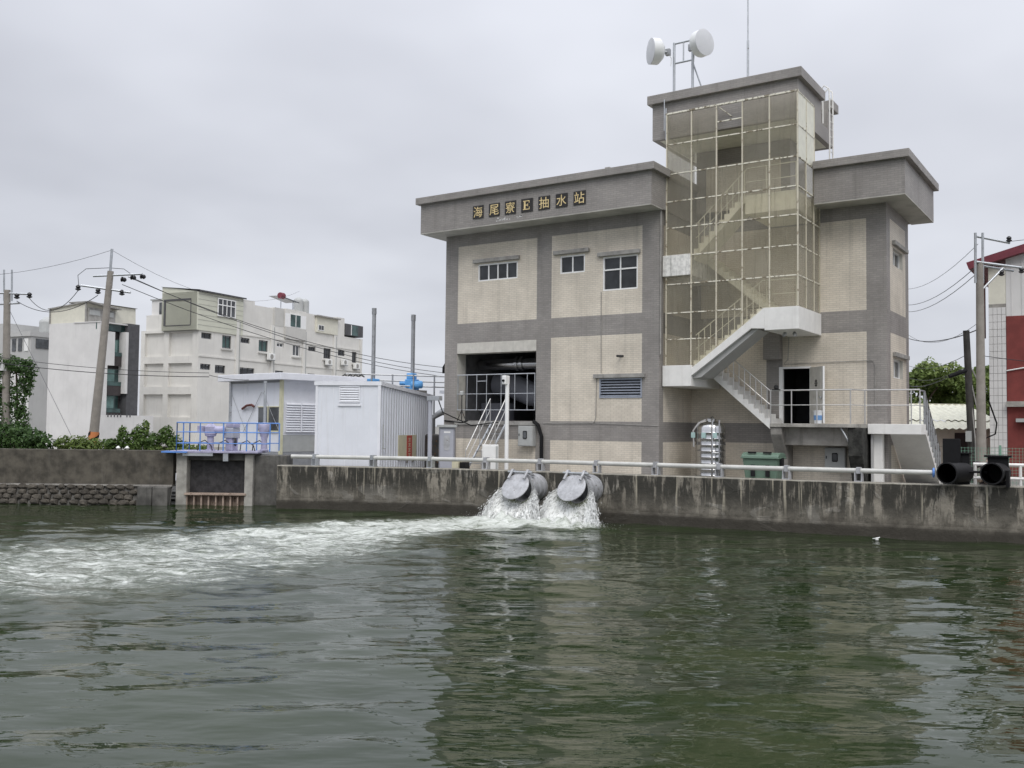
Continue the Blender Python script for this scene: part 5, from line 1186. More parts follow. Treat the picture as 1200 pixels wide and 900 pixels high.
for s0 in (0, math.pi):                                                 # painted helical stripes
    q = MB(); n = 18
    for k in range(n):
        pts = []
        for (kk, off) in ((k, 0), (k+1, 0), (k+1, .018), (k, .018)):
            an = s0+2*math.pi*kk/n*.8; c = B_.lerp(T_, .022+.078*kk/n+off); pts.append((c.x+.236*math.cos(an), c.y+.236*math.sin(an), c.z))
        q.face(pts)
    q.build('warning_stripe', 'black_plastic', u2)
u1 = upole('utility_pole', (-21.95, -6.85, 1.6), (-21.85, -7.1, 9.75), .20, .15, 'upright concrete utility pole overgrown with ivy at the far left')
for dx in (-.12, .22): MB().tube([(-21.85+dx, -7.1+dx*.6, 9.2), (-21.85+dx, -7.15+dx*.6, 10.75)], .045, 8).build('pole_extension', 'galvanised', u1)
MB().tube([(-22.9, -7.8, 9.62), (-20.95, -6.55, 9.55)], .055, 6).build('crossarm', 'galvanised', u1); MB().tube([(-22.6, -7.6, 9.0), (-21.3, -6.75, 9.1)], .05, 6).build('crossarm', 'galvanised', u1)
for p in ((-20.9, -6.5, 9.35), (-22.2, -7.4, 9.3), (-21.4, -6.85, 9.3)): insul(u1, p, (0, 0, 1), .12)
MB().box(-22.05, -21.75, -7.25, -7.05, 5.75, 6.15).build('pole_box', 'white_misc', u1)
MB().lathe([(.205, .55), (.21, .9)], (-21.95, -6.85, 1.6), seg=14, caps=False).build('warning_band', 'orange_stripe', u1)
g1 = 'overhead wires on the left'
wire('power_line', (-13.3, -6.25, 9.85), (-8.88, 14.83, 6.7), .9, 'power line running from the leaning pole, topmost of three', .016, group=g1)
wire('power_line', (-13.0, -6.1, 9.75), (-8.88, 14.9, 6.35), .9, 'power line running from the leaning pole, middle of three', .016, group=g1)
wire('power_line', (-13.5, -6.4, 9.5), (-8.89, 14.86, 6.1), .8, 'power line running from the leaning pole, lowest of three', .016, group=g1)
wire('power_line', (-15.15, -7.5, 9.2), (-20.9, -6.5, 9.35), .75, 'sagging power line between the two left poles, upper one', .016, group=g1)
wire('power_line', (-14.4, -7.0, 9.0), (-21.4, -6.85, 9.2), .65, 'sagging power line between the two left poles, lower one', .016, group=g1)
wire('ground_wire', (-13.87, -6.73, 11.05), (-26.0, -9.5, 10.5), .5, 'thin wire from the top of the leaning pole to the left', .009, 'wire_grey', g1)
wire('ground_wire', (-13.87, -6.73, 11.05), (-35.0, 25.0, 14.6), 1.5, 'thin wire from the top of the leaning pole over the flats', .009, 'wire_grey', g1)
wire('telephone_wire', (-24.0, -8.5, 6.75), (-11.1, -3.4, 5.60), .25, 'low telephone wire across the white building, upper one', .013, group=g1)
wire('telephone_wire', (-24.0, -8.5, 6.45), (-11.1, -3.4, 5.42), .25, 'low telephone wire across the white building, lower one', .018, group=g1)
wire('telephone_wire', (-11.1, -3.4, 5.50), (-6.8, -2.9, 5.4), .2, 'short telephone wire ending at the white cabin', .013, group=g1)
wire('guy_wire', (-21.8, -7.0, 8.8), (-17.2, -6.0, 2.0), .0, 'slanting guy wire in front of the white building', .011, 'wire_grey', g1)

# ---------------- vegetation on the left bank
m = MB(LF); m.prism([(-32, 1.2), (-.4, 1.2), (-.4, 2.0), (-32, 2.0)], -5.0, -.42); structure(m.build('grass_bank', 'soil'))
def bush(c, clumps, n, leaf, mat, label, seed, stems=4, hgt=.6, cat='bush'):
    t = thing('bush', label, cat, c, 'bushes behind the left wall'); foliage([(c[0]+a, c[1]+b, c[2]+d, r, r, r*h) for (a, b, d, r, h) in clumps], n, leaf, 'foliage', mat, t, seed)
    g = random.Random(seed)
    for k in range(stems): a = clumps[k % len(clumps)]; MB().tube([(c[0]+g.uniform(-.1, .1), c[1]+g.uniform(-.1, .1), c[2]-.1), (c[0]+a[0]*.5, c[1]+a[1]*.5, c[2]+a[2]*.6), (c[0]+a[0], c[1]+a[1], c[2]+a[2])], [.03, .02, .008], 5).build('stem', 'bark', t)
bush((-15.9, -9.5, 2.0), [(-.9, -.6, .35, .6, .8), (-.3, -.2, .75, .65, .8), (.45, .25, .55, .6, .8), (.9, .6, .3, .45, .8), (-1.5, -1.0, .4, .6, .9), (0, 0, .3, .7, .7)], 4200, .105, 'leaf_dark', 'dark leafy bush beneath the ivy pole at the far left', 31)
bush((-17.9, -10.8, 2.0), [(0, 0, .5, .7, .9), (-.8, -.5, .4, .6, .8), (.7, .4, .3, .5, .8)], 2200, .105, 'leaf_mid', 'dark leafy bush cut by the left edge', 32)
bush((-13.9, -8.0, 2.0), [(0, 0, .3, .45, .8), (.5, .3, .25, .4, .8), (-.6, -.35, .3, .4, .8), (1.0, .6, .2, .3, .8)], 1900, .09, 'leaf_light', 'low mid green bush left of the striped pole foot', 33)
bush((-12.45, -7.05, 2.0), [(-.3, -.15, .3, .35, .9), (.2, .15, .5, .35, 1.2), (.1, .1, .85, .18, 1.6), (.6, .4, .25, .35, .8)], 1500, .09, 'leaf_mid', 'spiky green bush right of the striped pole foot', 34)
bush((-11.2, -6.2, 2.0), [(-.5, -.35, .7, .35, 1.3), (-.1, 0, .45, .45, .9), (.45, .3, .75, .32, 1.2), (.8, .5, .35, .35, .9), (-.3, -.2, 1.1, .15, 2.0)], 2400, .095, 'leaf_mid', 'taller bush with upright shoots left of the sluice', 35)
bush((-10.3, -5.5, 2.0), [(0, 0, .15, .6, .45), (.7, .5, .12, .5, .4), (-.9, -.6, .12, .5, .4)], 1900, .08, 'leaf_light', 'low yellow green ground plants beside the sluice platform', 36, cat='plant')
iv = thing('ivy', 'ivy hanging around the far left utility pole', 'ivy', (-21.9, -6.9, 1.6))
foliage([(-21.9, -6.6, 6.1, .8, .8, .45), (-21.25, -6.3, 5.75, .45, .45, .65), (-21.2, -6.25, 5.1, .25, .25, .6), (-21.5, -6.5, 4.4, .4, .4, 1.1), (-22.5, -7.0, 5.4, .7, .7, 1.2), (-22.4, -7.0, 3.6, .7, .7, 1.4), (-21.35, -6.4, 3.2, .35, .35, 1.0)], 7000, .10, 'foliage', 'leaf_dark', iv, 41)
MB().tube([(-21.7, -6.6, 1.5), (-21.6, -6.5, 3.5), (-21.7, -6.6, 6.0)], .05, 6).build('stem', 'bark', iv)
for i, (x, y, lab) in enumerate(((-12.05, -7.35, 'white lump lying among the bushes, left one'), (-11.7, -7.15, 'white lump lying among the bushes, right one'))):
    t = thing('white_bag', lab, 'bag', (x, y, 2.1), 'white bags among the bushes'); MB().lathe([(.03, 0), (.08, .03), (.10, .08), (.05, .13), (.02, .16)], (x, y, 2.1), (.1, .05, 1), 9).build('bag_body', 'white_misc', t, smooth=True)

# ---------------- flats in the distance: long beige block
C0 = (-36.25, 15.70, 0); RD = dirs(-8.8); LD = dirs(-98.8)
RF = (C0, RD, (-LD[0], -LD[1], 0)); LFc = (C0, LD, (-RD[0], -RD[1], 0))
bb_ = thing('beige_flats', 'long beige rendered block of flats behind the white cabins', 'building', C0)
Lr, Ll = 22.6, 6.0
pans = []
for (a, b) in ((.62, 3.05), (3.30+.25, 5.6)):
    for (z0, z1) in ((8.5, 10.38), (6.1, 7.95), (3.7, 5.5)): pans.append((a, b, z0, z1))
g, c = wall_cells(LFc, 0, Ll, 1.2, 10.6, pans, []); g.build('wall', 'beige_render', bb_)
for (a, b, z0, z1) in pans:
    q = MB(LFc); d = -.22; q.face([q.p(a, z0, d), q.p(b, z0, d), q.p(b, z1, d), q.p(a, z1, d)])
    for (p1_, p2_) in (((a, z0), (b, z0)), ((b, z0), (b, z1)), ((b, z1), (a, z1)), ((a, z1), (a, z0))): q.face([q.p(*p1_, 0), q.p(*p2_, 0), q.p(*p2_, d), q.p(*p1_, d)])
    q.build('blind_panel', 'beige_render', bb_)
wins = [(.29, 1.42, 9.88, 10.35, 'glass_dark', 2), (2.65, 3.70, 9.3, 10.34, 'glass_green', 2), (4.81, 5.93, 9.92, 10.35, 'glass_dark', 3), (7.09, 8.28, 9.39, 10.34, 'glass_green', 2), (9.48, 10.42, 9.95, 10.32, 'glass_grey', 2), (11.69, 12.72, 9.33, 10.32, 'glass_grey', 2), (13.92, 15.04, 9.94, 10.35, 'glass_dark', 3), (16.26, 17.40, 9.42, 10.38, 'glass_dark', 3), (18.53, 19.67, 9.85, 10.38, 'glass_dark', 2), (20.91, 21.68, 9.32, 10.38, 'glass_dark', 2),
        (.25, 1.38, 7.45, 7.90, 'glass_dark', 3), (1.89, 3.07, 7.25, 7.90, 'glass_dark', 2), (4.6, 6.6, 7.0, 7.88, 'glass_dark', 3), (9.3, 10.4, 7.2, 7.88, 'glass_dark', 2), (13.9, 15.0, 7.2, 7.88, 'glass_dark', 2), (18.52, 19.65, 7.2, 7.87, 'glass_dark', 2), (20.7, 21.6, 7.0, 7.87, 'glass_dark', 2)]
g, c = wall_cells(RF, 0, Lr, 1.2, 11.75, [w[:4] for w in wins], []); g.build('wall', 'beige_render', bb_)
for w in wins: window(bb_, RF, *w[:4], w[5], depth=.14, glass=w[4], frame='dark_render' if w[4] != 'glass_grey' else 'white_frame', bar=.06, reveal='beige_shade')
q = MB(RF); q.face([q.p(Lr, 1.2, 0), q.p(Lr, 1.2, -9), q.p(Lr, 11.75, -9), q.p(Lr, 11.75, 0)]).face([q.p(0, 10.6, 0), q.p(Lr, 11.75, 0), q.p(Lr, 11.75, -6), q.p(0, 10.6, -6)]).build('wall', 'beige_render', bb_)
for u in (4.35, 8.75, 13.2, 17.9, 22.35): MB(RF).box(u-.16, u+.16, 1.2, 11.75, 0, .12).build('pilaster', 'beige_render', bb_)
for z in (8.45, 10.55): MB(RF).box(.02, Lr, z, z+.14, 0, .06).build('string_course', 'beige_render', bb_)
# green clad roof storey
q = MB(LFc); q.prism([(0, 10.5), (3.62, 10.5), (3.62, 14.02), (0, 13.5)], -.1, .25); gr = q.build('roof_storey', 'green_cladding', bb_)
q = MB(RF); q.prism([(-.25, 10.5), (4.95, 10.5), (4.95, 13.55), (-.25, 13.5)], -3.6, .10); q.build('roof_storey', 'green_cladding', bb_)
q = MB(LFc); q.box(.6, 3.38, 12.86, 12.98, .25, .30).box(3.20, 3.38, 10.9, 12.86, .25, .30).box(.58, .64, 10.9, 12.86, .25, .28).box(.64, 3.20, 10.86, 10.92, .25, .28).build('recess_frame', 'dark_render', gr)
for z in (10.9, 11.3, 11.7, 12.1, 12.5, 12.9, 13.3): MB(RF).box(-.24, 4.94, z, z+.02, .10, .115).build('cladding_joint', 'hood', gr)
window(bb_, ((RF[0][0]+RF[2][0]*.10, RF[0][1]+RF[2][1]*.10, 0), RF[1], RF[2]), 1.85, 3.95, 11.8, 13.25, 4, (.65, .35), depth=-.06, glass='glass_grey', bar=.08)
q = MB(RF); q.face([q.p(-.35, 13.62, .3), q.p(5.1, 13.62, .3), q.p(5.1, 14.02, -3.75), q.p(-.35, 14.02, -3.75)]).face([q.p(-.35, 13.5, .3), q.p(5.1, 13.5, .3), q.p(5.1, 13.62, .3), q.p(-.35, 13.62, .3)]).build('roof_sheet', 'dark_render', bb_)
# rest of the roofline
def rbox(u0, u1, z0, z1, n0, n1, mat, name='roof_storey', F=RF): return MB(F).box(u0, u1, z0, z1, n0, n1).build(name, mat, bb_)
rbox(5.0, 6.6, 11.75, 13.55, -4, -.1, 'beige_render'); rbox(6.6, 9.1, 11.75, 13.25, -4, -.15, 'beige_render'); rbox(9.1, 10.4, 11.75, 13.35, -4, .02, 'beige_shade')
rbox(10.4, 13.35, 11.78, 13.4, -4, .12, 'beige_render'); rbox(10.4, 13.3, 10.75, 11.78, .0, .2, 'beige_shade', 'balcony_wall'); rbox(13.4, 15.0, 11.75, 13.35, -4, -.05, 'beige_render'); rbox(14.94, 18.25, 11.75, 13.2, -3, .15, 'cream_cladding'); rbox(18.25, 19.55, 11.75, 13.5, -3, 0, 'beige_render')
rbox(14.8, 18.4, 13.2, 13.32, -3, .4, 'hood', 'eaves'); rbox(19.6, 22.6, 11.9, 13.02, -3, .1, 'dark_render')
F12 = ((RF[0][0]+RF[2][0]*.12, RF[0][1]+RF[2][1]*.12, 0), RF[1], RF[2])
rbox(10.35, 13.35, 11.82, 13.0, .12, .14, 'white_frame', 'shutter_panel')
MB(F12).box(11.12, 12.5, 11.9, 12.95, .02, .05).build('window', 'glass_green', bb_); MB(F12).box(11.77, 11.84, 11.9, 12.95, .05, .08).box(11.08, 12.54, 12.95, 13.02, .02, .08).build('window_frame', 'white_frame', bb_)
rbox(15.14, 16.0, 11.93, 12.45, .15, .19, 'white_frame', 'window'); rbox(15.2, 15.54, 12.0, 12.4, .19, .2, 'glass_grey', 'pane'); rbox(15.6, 15.94, 12.0, 12.4, .19, .2, 'glass_grey', 'pane')
rbox(20.54, 21.7, 11.96, 12.92, .1, .13, 'glass_green', 'window'); rbox(20.5, 20.56, 11.96, 12.95, .1, .16, 'white_frame', 'window_frame')
for u in (4.62, 9.0, 13.45, 18.15): MB().tube([MB(RF).p(u, 1.3, .08), MB(RF).p(u, 11.6, .08)], .05, 6).build('drain_pipe', 'box_grey', bb_)
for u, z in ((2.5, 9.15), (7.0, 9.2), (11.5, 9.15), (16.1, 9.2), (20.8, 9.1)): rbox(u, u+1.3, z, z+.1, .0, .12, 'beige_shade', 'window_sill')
# air conditioners
def aircon(u, z, lab):
    p = MB(RF).p(u+.4, z, .3); t = thing('air_conditioner', lab, 'air conditioner', p, 'air conditioners on the beige flats'); MB(RF).box(u, u+.8, z, z+.55, .12, .42).build('unit', 'white_misc', t, bevel=.03)
    MB(RF).lathe([(.2, 0), (.2, .02)], MB(RF).p(u+.32, z+.28, .42), RF[2], 14).build('fan_grille', 'hood', t); MB(RF).box(u, u+.8, z-.05, z, .01, .4).build('unit_bracket', 'grey_metal', t)
for u, z, lab in ((8.0, 8.72, 'air conditioner below the second green window of the beige flats'), (16.35, 8.8, 'air conditioner below the dark window right of the middle'), (18.9, 8.95, 'air conditioner second from the right end of the flats'), (20.95, 8.7, 'rightmost air conditioner on the beige flats')): aircon(u, z, lab)
wh = thing('solar_heater', 'solar water heater on the roof of the beige flats', 'water heater', MB(RF).p(11, 13.4, -1))
a_ = Vector(MB(RF).p(10.2, 14.55, -.4)); MB().lathe([(.26, 0), (.28, .05), (.28, .5), (.26, .55)], a_, RD, 14).build('heater_tank', 'dark_red', wh); q = MB(RF); q.face([q.p(10.5, 14.6, -.6), q.p(12.6, 14.2, -.1), q.p(12.6, 14.2, -1.6), q.p(10.5, 14.6, -1.9)]).face([q.p(10.5, 14.5, -.6), q.p(12.6, 14.1, -.1), q.p(12.6, 14.2, -.1), q.p(10.5, 14.6, -.6)]).build('collector', 'glass_grey', wh)
for u in (10.7, 12.4): MB(RF).box(u, u+.06, 13.4, 14.4, -.7, -.64).build('leg', 'galvanised', wh)
for u, lab in ((13.9, 'steel roof tank on the middle of the beige flats, left one'), (14.8, 'steel roof tank on the middle of the beige flats, right one')):
    t = thing('roof_tank', lab, 'water tank', MB(RF).p(u, 13.35, -1.2), 'roof tanks on the beige flats'); prof = [(.38, 0)]+[(.42+.02*(k % 2), .1+.15*k) for k in range(9)]+[(.2, 1.5), (.01, 1.52)]; MB().lathe(prof, MB(RF).p(u, 13.35, -1.2), seg=14).build('tank_body', 'box_grey', t, smooth=True)
# sun room on the left end
q = MB(LFc).box(3.7, 5.6, 10.6, 11.85, -3, -.1).build('parapet', 'beige_render', bb_)
sr_ = MB(LFc).box(3.75, 5.45, 11.85, 13.1, -2.5, -.5).build('sun_room', 'white_render', bb_)
MB(LFc).box(3.7, 5.55, 13.1, 13.2, -2.6, -.4).build('sun_room_roof', 'box_grey', sr_)
for k in range(2): MB(LFc).box(3.85+k*.42, 4.2+k*.42, 11.95, 12.9, -.5, -.46).build('pane', 'glass_grey', sr_)

# ---------------- white building left of it
C1 = (-35.4, 6.75, 0); RF1 = (C1, RD, (-LD[0], -LD[1], 0)); LF1 = (C1, LD, (-RD[0], -RD[1], 0))
wbd = thing('white_house', 'tall plain white house with a dark recessed balcony column', 'building', C1)
MB(LF1).box(1.6, 5.0, 1.2, 10.25, -4, 0).build('wall', 'white_render', wbd); MB(LF1).box(.02, 1.6, 1.2, 10.25, -.3, -.002).build('wall', 'white_render', wbd)
q = MB(LF1); q.prism([(1.4, 10.25), (4.95, 10.25), (5.0, 11.35), (1.45, 11.68)], -4.5, -.03); pe = q.build('roof_storey', 'cream_cladding', wbd)
MB(LF1).box(1.36, 1.46, 10.25, 11.68, -.05, .04).box(4.92, 5.02, 10.25, 11.35, -.05, .04).build('edge_trim', 'hood', pe)
q = MB(LF1); q.face([q.p(5.1, 11.35, .1), q.p(1.3, 11.72, .1), q.p(1.3, 11.72, -4.6), q.p(5.1, 11.35, -4.6)]).face([q.p(5.1, 11.27, .1), q.p(1.3, 11.64, .1), q.p(1.3, 11.72, .1), q.p(5.1, 11.35, .1)]).build('roof_sheet', 'hood', wbd)
MB(RF1).box(.1, 2.5, 10.25, 11.3, -3, -1.3).build('roof_room', 'hood', wbd); MB(RF1).prism([(-.1, 11.64), (2.7, 11.38), (2.7, 11.46), (-.1, 11.72)], -3, -.9).build('roof_sheet', 'hood', wbd); MB(RF1).box(-.05, 3.45, 10.2, 10.27, -2.5, .0).build('roof_slab', 'white_render', wbd)
for k, (a, b) in enumerate(((.2, 1.1), (1.3, 2.3))): MB(RF1).box(a, b, 10.8, 11.15, -1.3, -1.25).build('roof_window', 'box_grey', wbd)
MB(RF1).box(.02, 1.32, 7.25, 9.62, -1, .02).build('wall', 'white_render', wbd); MB(RF1).box(.02, .72, 1.2, 7.25, -1, .018).build('wall', 'white_render', wbd)
MB(RF1).box(2.18, 2.42, 5.3, 9.7, -.5, .15).build('fin', 'white_render', wbd)
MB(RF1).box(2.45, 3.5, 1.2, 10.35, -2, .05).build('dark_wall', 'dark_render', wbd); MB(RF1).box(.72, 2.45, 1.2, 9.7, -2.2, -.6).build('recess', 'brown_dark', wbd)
MB(RF1).box(0, 2.45, 9.72, 10.3, -.4, -.3).build('balcony_glass', 'glass_green', wbd)
for z in (8.0, 5.9, 4.0):
    MB(RF1).box(.8 if z < 7 else 1.35, 2.2, z, z+1.15, -.6, -.5).build('balcony_window', 'glass_green', wbd); MB(RF1).box(1.05 if z < 7 else 1.5, 1.8 if z < 7 else 2.0, z+.25, z+1.1, -.5, -.47).build('curtain', 'curtain_green', wbd); MB(RF1).box(.75 if z < 7 else 1.35, 2.15, z-.75, z-.05, -.3, -.2).build('balcony_front', 'brown_dark', wbd); MB(RF1).box(.75 if z < 7 else 1.35, 2.15, z-.06, z+.22, -.22, -.18).build('balcony_glass', 'glass_green', wbd)
fw = thing('garden_wall', 'white garden wall with short dark bars below the balconies', 'wall', MB(RF1).p(2, 1.2, .4)); MB(RF1).box(-.3, 4.6, 1.2, 3.75, .3, .5).build('wall', 'white_render', fw)
for k in range(8):
    if k != 5: MB(RF1).box(.4+k*.28, .48+k*.28, 3.62, 3.85, .48, .53).build('bar', 'dark_render', fw)
# ---------------- far left block
FA = ((-62.6, 17.2, 0), dirs(-98.8), (-RD[0], -RD[1], 0)); FB = ((-62.6, 17.2, 0), RD, (-LD[0], -LD[1], 0))
fb = thing('grey_house', 'pale grey house with a dark corner window at the far left', 'building', FA[0])
MB(FA).box(0, 12, 1.0, 9.2, -8, 0).build('wall', 'white_render', fb); MB(FA).box(3.0, 12, 9.2, 12.6, -8, 0).build('wall', 'grey_render', fb); MB(FA).box(-.0, 3.0, 9.2, 11.3, -7, -.1).build('corner_room', 'grey_render', fb); MB(FA).box(-.1, 3.3, 11.3, 11.75, -7.2, .1).build('roof_edge', 'grey_render', fb)
for k in range(3): MB(FA).box(.35+k*.85, .85+k*.85, 9.9, 11.1, -.1, -.04).build('window', 'glass_grey' if k else 'white_misc', fb)
MB(FB).box(.02, 8, 1.0, 9.2, -3, .05).build('side_wall', 'grey_render', fb)
for k, z in enumerate((7.0, 4.6, 2.4)): MB(FB).box(3.6, 5.2, z, z+1.6, .05, .1).build('window', 'glass_dark', fb)
for k in range(2): MB(FB).box(.6+2.2*k, 2.2+2.2*k, 10.2, 11.1, .0, .08).build('window', 'glass_grey', fb)
t = thing('roof_tank', 'steel roof tank on the far left house', 'water tank', MB(FA).p(1.6, 11.75, -3)); MB().lathe([(.7, 0)]+[(.75+.03*(k % 2), .1+.2*k) for k in range(7)]+[(.3, 1.7), (.01, 1.75)], MB(FA).p(1.4, 11.75, -3), seg=14).build('tank_body', 'box_grey', t, smooth=True)
# ================================================================== right side
# red and white building cut by the right edge
RB = ((20.05, 13.4, 0), (1, 0, 0), (0, -1, 0))     # front, u to the right
rb = thing('red_building', 'red building with white upper cladding at the right edge', 'building', (20.05, 13.4, GZ))
MB(RB).box(0, 9, 1.2, 8.25, -8, 0).build('wall', 'red_render', rb); up_ = MB(RB).box(0, 9, 8.25, 10.5, -8, -.02).build('upper_wall', 'white_render', rb)
for k in range(22): MB(RB).box(.2+k*.4, .24+k*.4, 8.25, 10.6, -.02, .0).build('cladding_rib', 'white_render', up_)
q = MB(RB); q.prism([(-1.4, 10.35), (9, 13.1), (9, 13.5), (-1.5, 10.65)], -8.3, .35); q.build('roof', 'dark_red', rb)
q = MB(RB); q.prism([(0, 10.5), (9, 10.5), (9, 13.0), (0, 10.75)], -8, -.03); q.build('gable', 'white_render', rb)
MB(RB).box(0, 9, 4.35, 4.58, 0, .25).build('concrete_band', 'concrete_pale', rb)
MB(RB).box(.35, .75, 3.7, 3.85, .02, .3).build('wall_lamp', 'box_grey', rb); MB(RB).box(.9, 3.4, 1.2, 3.6, 0, .03).build('shutter_door', 'red_render', rb); MB(RB).box(.7, 3.6, 3.6, 3.72, 0, .25).build('door_canopy', 'concrete_pale', rb)
# white tiled pier, each tile a piece
tp_ = MB(RB).box(-.68, -.01, 1.2, 8.8, -.6, -.03).build('tiled_pier', 'concrete', rb)
tm = MB().box(-.077, .077, -.004, .018, -.152, .152).mesh('tile', 'white_render')
for i in range(4):
    for j in range(23):
        o = bpy.data.objects.new('tile', tm); COL.objects.link(o); o.parent = tp_
        p = MB(RB).p(-.595+i*.166, 1.5+j*.318, -.02); R = Matrix.Scale(-1, 4, (0, 1, 0))
        o.matrix_basis = Matrix.Translation(p) @ R
        o.matrix_basis = rb.matrix_basis.inverted() @ tp_.matrix_basis.inverted() @ rb.matrix_basis.inverted() @ o.matrix_basis if False else o.matrix_basis
MB(RB).box(-.68, -.01, 8.8, 10.4, -.6, -.03).build('pier_head', 'cream_cladding', rb)
MB(RB).box(-1.1, -.9, 7.4, 10.2, -.9, -.6).build('corner_pipe', 'red_brown', rb)
MB().tube([MB(RB).p(0, 5.9, .04), MB(RB).p(1.2, 6.1, .05), MB(RB).p(3, 6.9, .05)], .03, 6).build('cable', 'white_misc', rb)
# utility pole with crossarm
rp = thing('utility_pole', 'tall concrete utility pole with angled steel arms on the right', 'utility pole', (20.05, 5.42, GZ), 'utility poles')
MB().tube([(20.05, 5.42, GZ), (20.09, 5.2, 9.35)], [.17, .125], 14).build('pole_shaft', 'pole_concrete', rp, smooth=True)
for dx in (-.1, .12): MB().tube([(20.06+dx, 5.15+dx*.6, 8.6), (20.08+dx, 5.1+dx*.6, 10.4)], .045, 8).build('pole_extension', 'galvanised', rp)
MB().tube([(20.0, 5.1, 10.28), (21.0, 5.75, 10.05)], .045, 8).build('crossarm', 'galvanised', rp); MB().tube([(20.0, 5.05, 9.35), (21.35, 5.9, 9.15)], .045, 8).tube([(20.05, 5.25, 9.25), (21.1, 5.9, 9.05)], .04, 8).build('crossarm', 'galvanised', rp); MB().tube([(20.15, 5.2, 8.35), (20.8, 5.6, 9.15)], .04, 8).build('brace', 'galvanised', rp)
for p in ((20.98, 5.72, 10.08), (21.35, 5.9, 8.95), (20.75, 5.55, 8.85)): insul(rp, p, (0, 0, 1), .09)
wp = thing('wooden_pole', 'dark weathered wooden pole left of the concrete pole', 'utility pole', (19.5, 7.4, GZ), 'utility poles')
MB().tube([(19.52, 7.45, GZ), (19.36, 7.1, 7.1)], [.16, .115], 12).build('pole_shaft', 'pole_dark', wp, smooth=True); MB().tube([(18.8, 6.75, 5.35), (19.38, 7.15, 5.6)], .08, 8).build('cable_joint', 'black_rubber', wp); MB().box(19.3, 19.5, 7.1, 7.25, 2.9, 3.3).build('meter', 'box_grey', wp)
for k in range(3): MB().tube([(19.6+.1*k, 7.3, GZ), (19.62+.1*k, 7.2, 3.0+k), (19.45, 7.2, 5.0+k*.4)], .025, 5).build('riser_cable', 'hood', wp)
MB().tube([(19.62, 7.25, 3.4), (19.9, 7.2, 3.0), (20.3, 7.2, 3.2), (20.35, 7.2, 3.6), (20.1, 7.2, 4.4)], .03, 6).build('cable_loop', 'black_rubber', wp, smooth=True)
g2 = 'overhead wires on the right'
for a, b, s, lab, r in (((20.98, 5.72, 10.1), (60, 20, 16), .6, 'thin wire leaving the right pole arm to the right', .01), ((20.05, 5.12, 10.0), (9.3, 41.0, 14.2), 1.0, 'thin wire from the right pole top behind the station', .01), ((20.0, 5.1, 9.2), (9.36, 41, 13.0), .9, 'upper of two wires leaving the right pole shoulder', .014), ((20.0, 5.15, 8.95), (9.35, 41, 12.5), .9, 'lower of two wires leaving the right pole shoulder', .014),
        ((20.12, 5.22, 6.98), (9.3, 41, 11.0), .8, 'thick dark cable crossing behind the station on the right', .022), ((20.12, 5.22, 7.25), (9.3, 41, 12.4), 1.6, 'thin wire above the thick cable on the right', .009), ((19.38, 7.2, 6.2), (9.28, 41.2, 9.2), .9, 'upper wire from the wooden pole to the left', .012), ((19.38, 7.2, 5.75), (9.3, 41.2, 8.3), .9, 'middle wire from the wooden pole to the left', .012), ((18.8, 6.75, 5.35), (9.27, 41.24, 7.6), .7, 'lowest cable from the wooden pole joint to the left', .018), ((20.1, 5.3, 6.0), (30, 14, 6.1), .4, 'slack wire between the right pole and the red building', .012)):
    wire('overhead_wire', a, b, s, lab, r, group=g2)
# cream roofed shed
sh = thing('cream_shed', 'low shed with a cream corrugated roof right of the station', 'shed', (17, 20, GZ))
SB = ((15.0, 18.8, 0), (.833, .553, 0), (.553, -.833, 0))
MB(SB).box(-2, 4.6, 1.2, 3.45, -4, 0).build('wall', 'cream_cladding', sh); MB(SB).box(2.35, 3.4, 1.2, 3.2, 0, .04).build('doorway', 'brown_dark', sh); MB(SB).box(-2, 4.6, 2.5, 2.52, .0, .02).build('wall_joint', 'hood', sh)
for k in range(32): MB(SB).box(-2+k*.2, -1.97+k*.2, 1.2, 3.4, 0, .015).build('wall_rib', 'cream_cladding', sh) if k % 2 == 0 and not (4.3 < k*.2 < 5.5) else None
q = MB(SB); n = 120; pr_ = []
for i in range(n+1):
    u = -2.3+7.2*i/n; dz = .035*math.cos(i*math.pi/3)
    pr_.append((u, dz))
for i in range(n):
    (a, za), (b, zb) = pr_[i], pr_[i+1]; q.face([q.p(a, 3.40+za, .5), q.p(b, 3.40+zb, .5), q.p(b, 3.80+zb, -.8), q.p(a, 3.80+za, -.8)]); q.face([q.p(a, 3.84+za, -.75), q.p(b, 3.84+zb, -.75), q.p(b, 4.75+zb, -4.3), q.p(a, 4.75+za, -4.3)])
rf_ = q.build('roof', 'roof_cream', sh, smooth=True); MB(SB).box(-2.3, 4.9, 4.7, 4.78, -4.4, -4.2).build('ridge', 'roof_cream', rf_)
MB(SB).box(4.75, 5.4, 1.2, 3.9, -2, .6).build('annex', 'cream_cladding', sh)
# mesh fence with green posts
fn = thing('mesh_fence', 'light green wire mesh fence behind the black pipes', 'fence', (21.5, 2.4, GZ))
FNC = ((19.6, 1.6, 0), (.955, .296, 0), (.296, -.955, 0))
for u in (0, 1.5, 3.0, 4.5, 6.0): MB(FNC).box(u-.03, u+.03, GZ-.05, 2.85, -.03, .03).build('fence_post', 'fence_green', fn)
q = MB(FNC)
for k in range(60): q.box(.05+k*.1, .058+k*.1, GZ, 2.78, -.004, .004)
for k in range(14): q.box(0, 6, GZ+.1+k*.1, GZ+.108+k*.1, -.005, .003)
q.build('mesh_panel', 'fence_green', fn); 
wr = thing('white_rail', 'white pipe barrier at the right end of the quay', 'railing', (22, .4, QT))
for z in (2.28, 1.86): MB().tube([(20.5, .1, z), (22.6, .75, z), (26, 1.8, z)], .05, 8).build('rail', 'white_paint', wr, smooth=True)
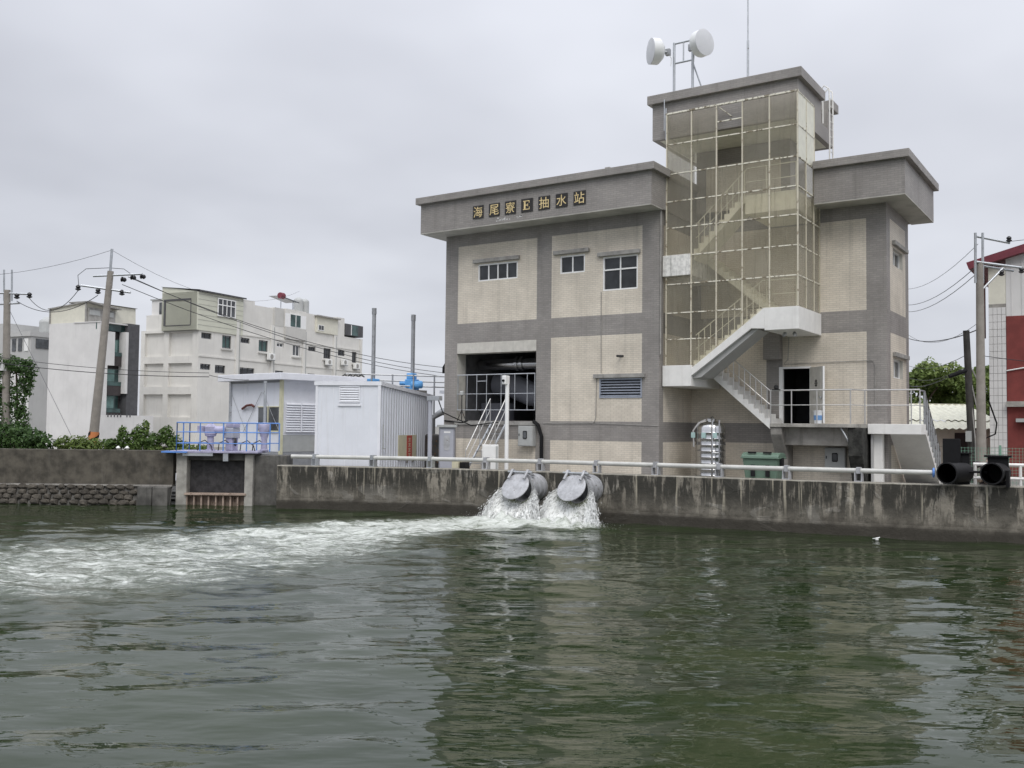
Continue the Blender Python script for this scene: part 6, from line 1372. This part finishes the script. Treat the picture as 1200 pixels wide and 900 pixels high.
for x in (20.55, 21.75, 23.0): MB().tube([(x, .1+(x-20.5)*.31, GZ), (x, .1+(x-20.5)*.31, 2.28)], .045, 8).build('post', 'white_paint', wr, smooth=True)
ob = thing('junk_pile', 'rusty brown debris heap between the black pipes', 'debris', (20.7, 1.0, GZ)); g = random.Random(9)
for k in range(14): x, y, z, s = 20.45+g.random()*.5, .9+g.random()*.5, GZ+g.random()*1.2, g.uniform(.08, .16); MB().lathe([(s*.4, 0), (s, s*.5), (s*.8, s*1.1), (s*.2, s*1.4)], (x, y, z), (g.uniform(-.4, .4), g.uniform(-.4, .4), 1), 6).build('scrap', 'tan_steel' if k % 2 else 'brown_dark', ob)
# trees behind the shed
def tree(c, clumps, n, leaf, mat, label, seed, h):
    t = thing('tree', label, 'tree', c, 'trees behind the shed'); fo = [(c[0]+a, c[1]+b, c[2]+d, r, r, r*e) for (a, b, d, r, e) in clumps]
    foliage(fo, n, leaf, 'crown', mat, t, seed); m = MB().tube([c, (c[0]+.1, c[1], c[2]+h*.5), (c[0], c[1]+.1, c[2]+h)], [.28, .2, .1], 8)
    for (a, b, d, r, e) in clumps[:7]: m.tube([(c[0], c[1], c[2]+h*.55), (c[0]+a*.5, c[1]+b*.5, c[2]+h*.5+(d-h*.5)*.6), (c[0]+a, c[1]+b, c[2]+d)], [.1, .06, .02], 5)
    m.build('trunk', 'bark', t, smooth=True)
g = random.Random(3)
def crown(w, h0, h1, k): return [(g.uniform(-w, w), g.uniform(-w, w)*.6, g.uniform(h0, h1), g.uniform(.55, 1.0), g.uniform(.65, .9)) for _ in range(k)]
tree((12.4, 34.0, GZ), crown(2.3, 3.2, 6.3, 24), 8500, .17, 'leaf_light', 'bushy green tree touching the station corner', 51, 4.0)
tree((14.6, 35.2, GZ), crown(2.0, 3.0, 5.6, 18), 6500, .17, 'leaf_light', 'lower green tree in the middle above the shed roof', 52, 3.6)
tree((17.0, 36.8, GZ), crown(1.8, 2.6, 4.4, 12)+[(.3, .2, 5.6, .5, .7), (-.6, 0, 6.0, .45, .6), (.9, .3, 6.2, .6, .7)], 6500, .17, 'leaf_mid', 'dark green tree behind the wooden pole', 53, 4.6)
tree((19.3, 38.0, GZ), crown(1.4, 3.2, 7.4, 16), 6000, .17, 'leaf_dark', 'tall dark tree between the pole and the tiled pier', 54, 5.0)
tree((9.5, 37.5, GZ), crown(2.0, 3.0, 4.8, 12), 2500, .22, 'leaf_mid', 'green tree mostly hidden behind the station', 55, 4.0)
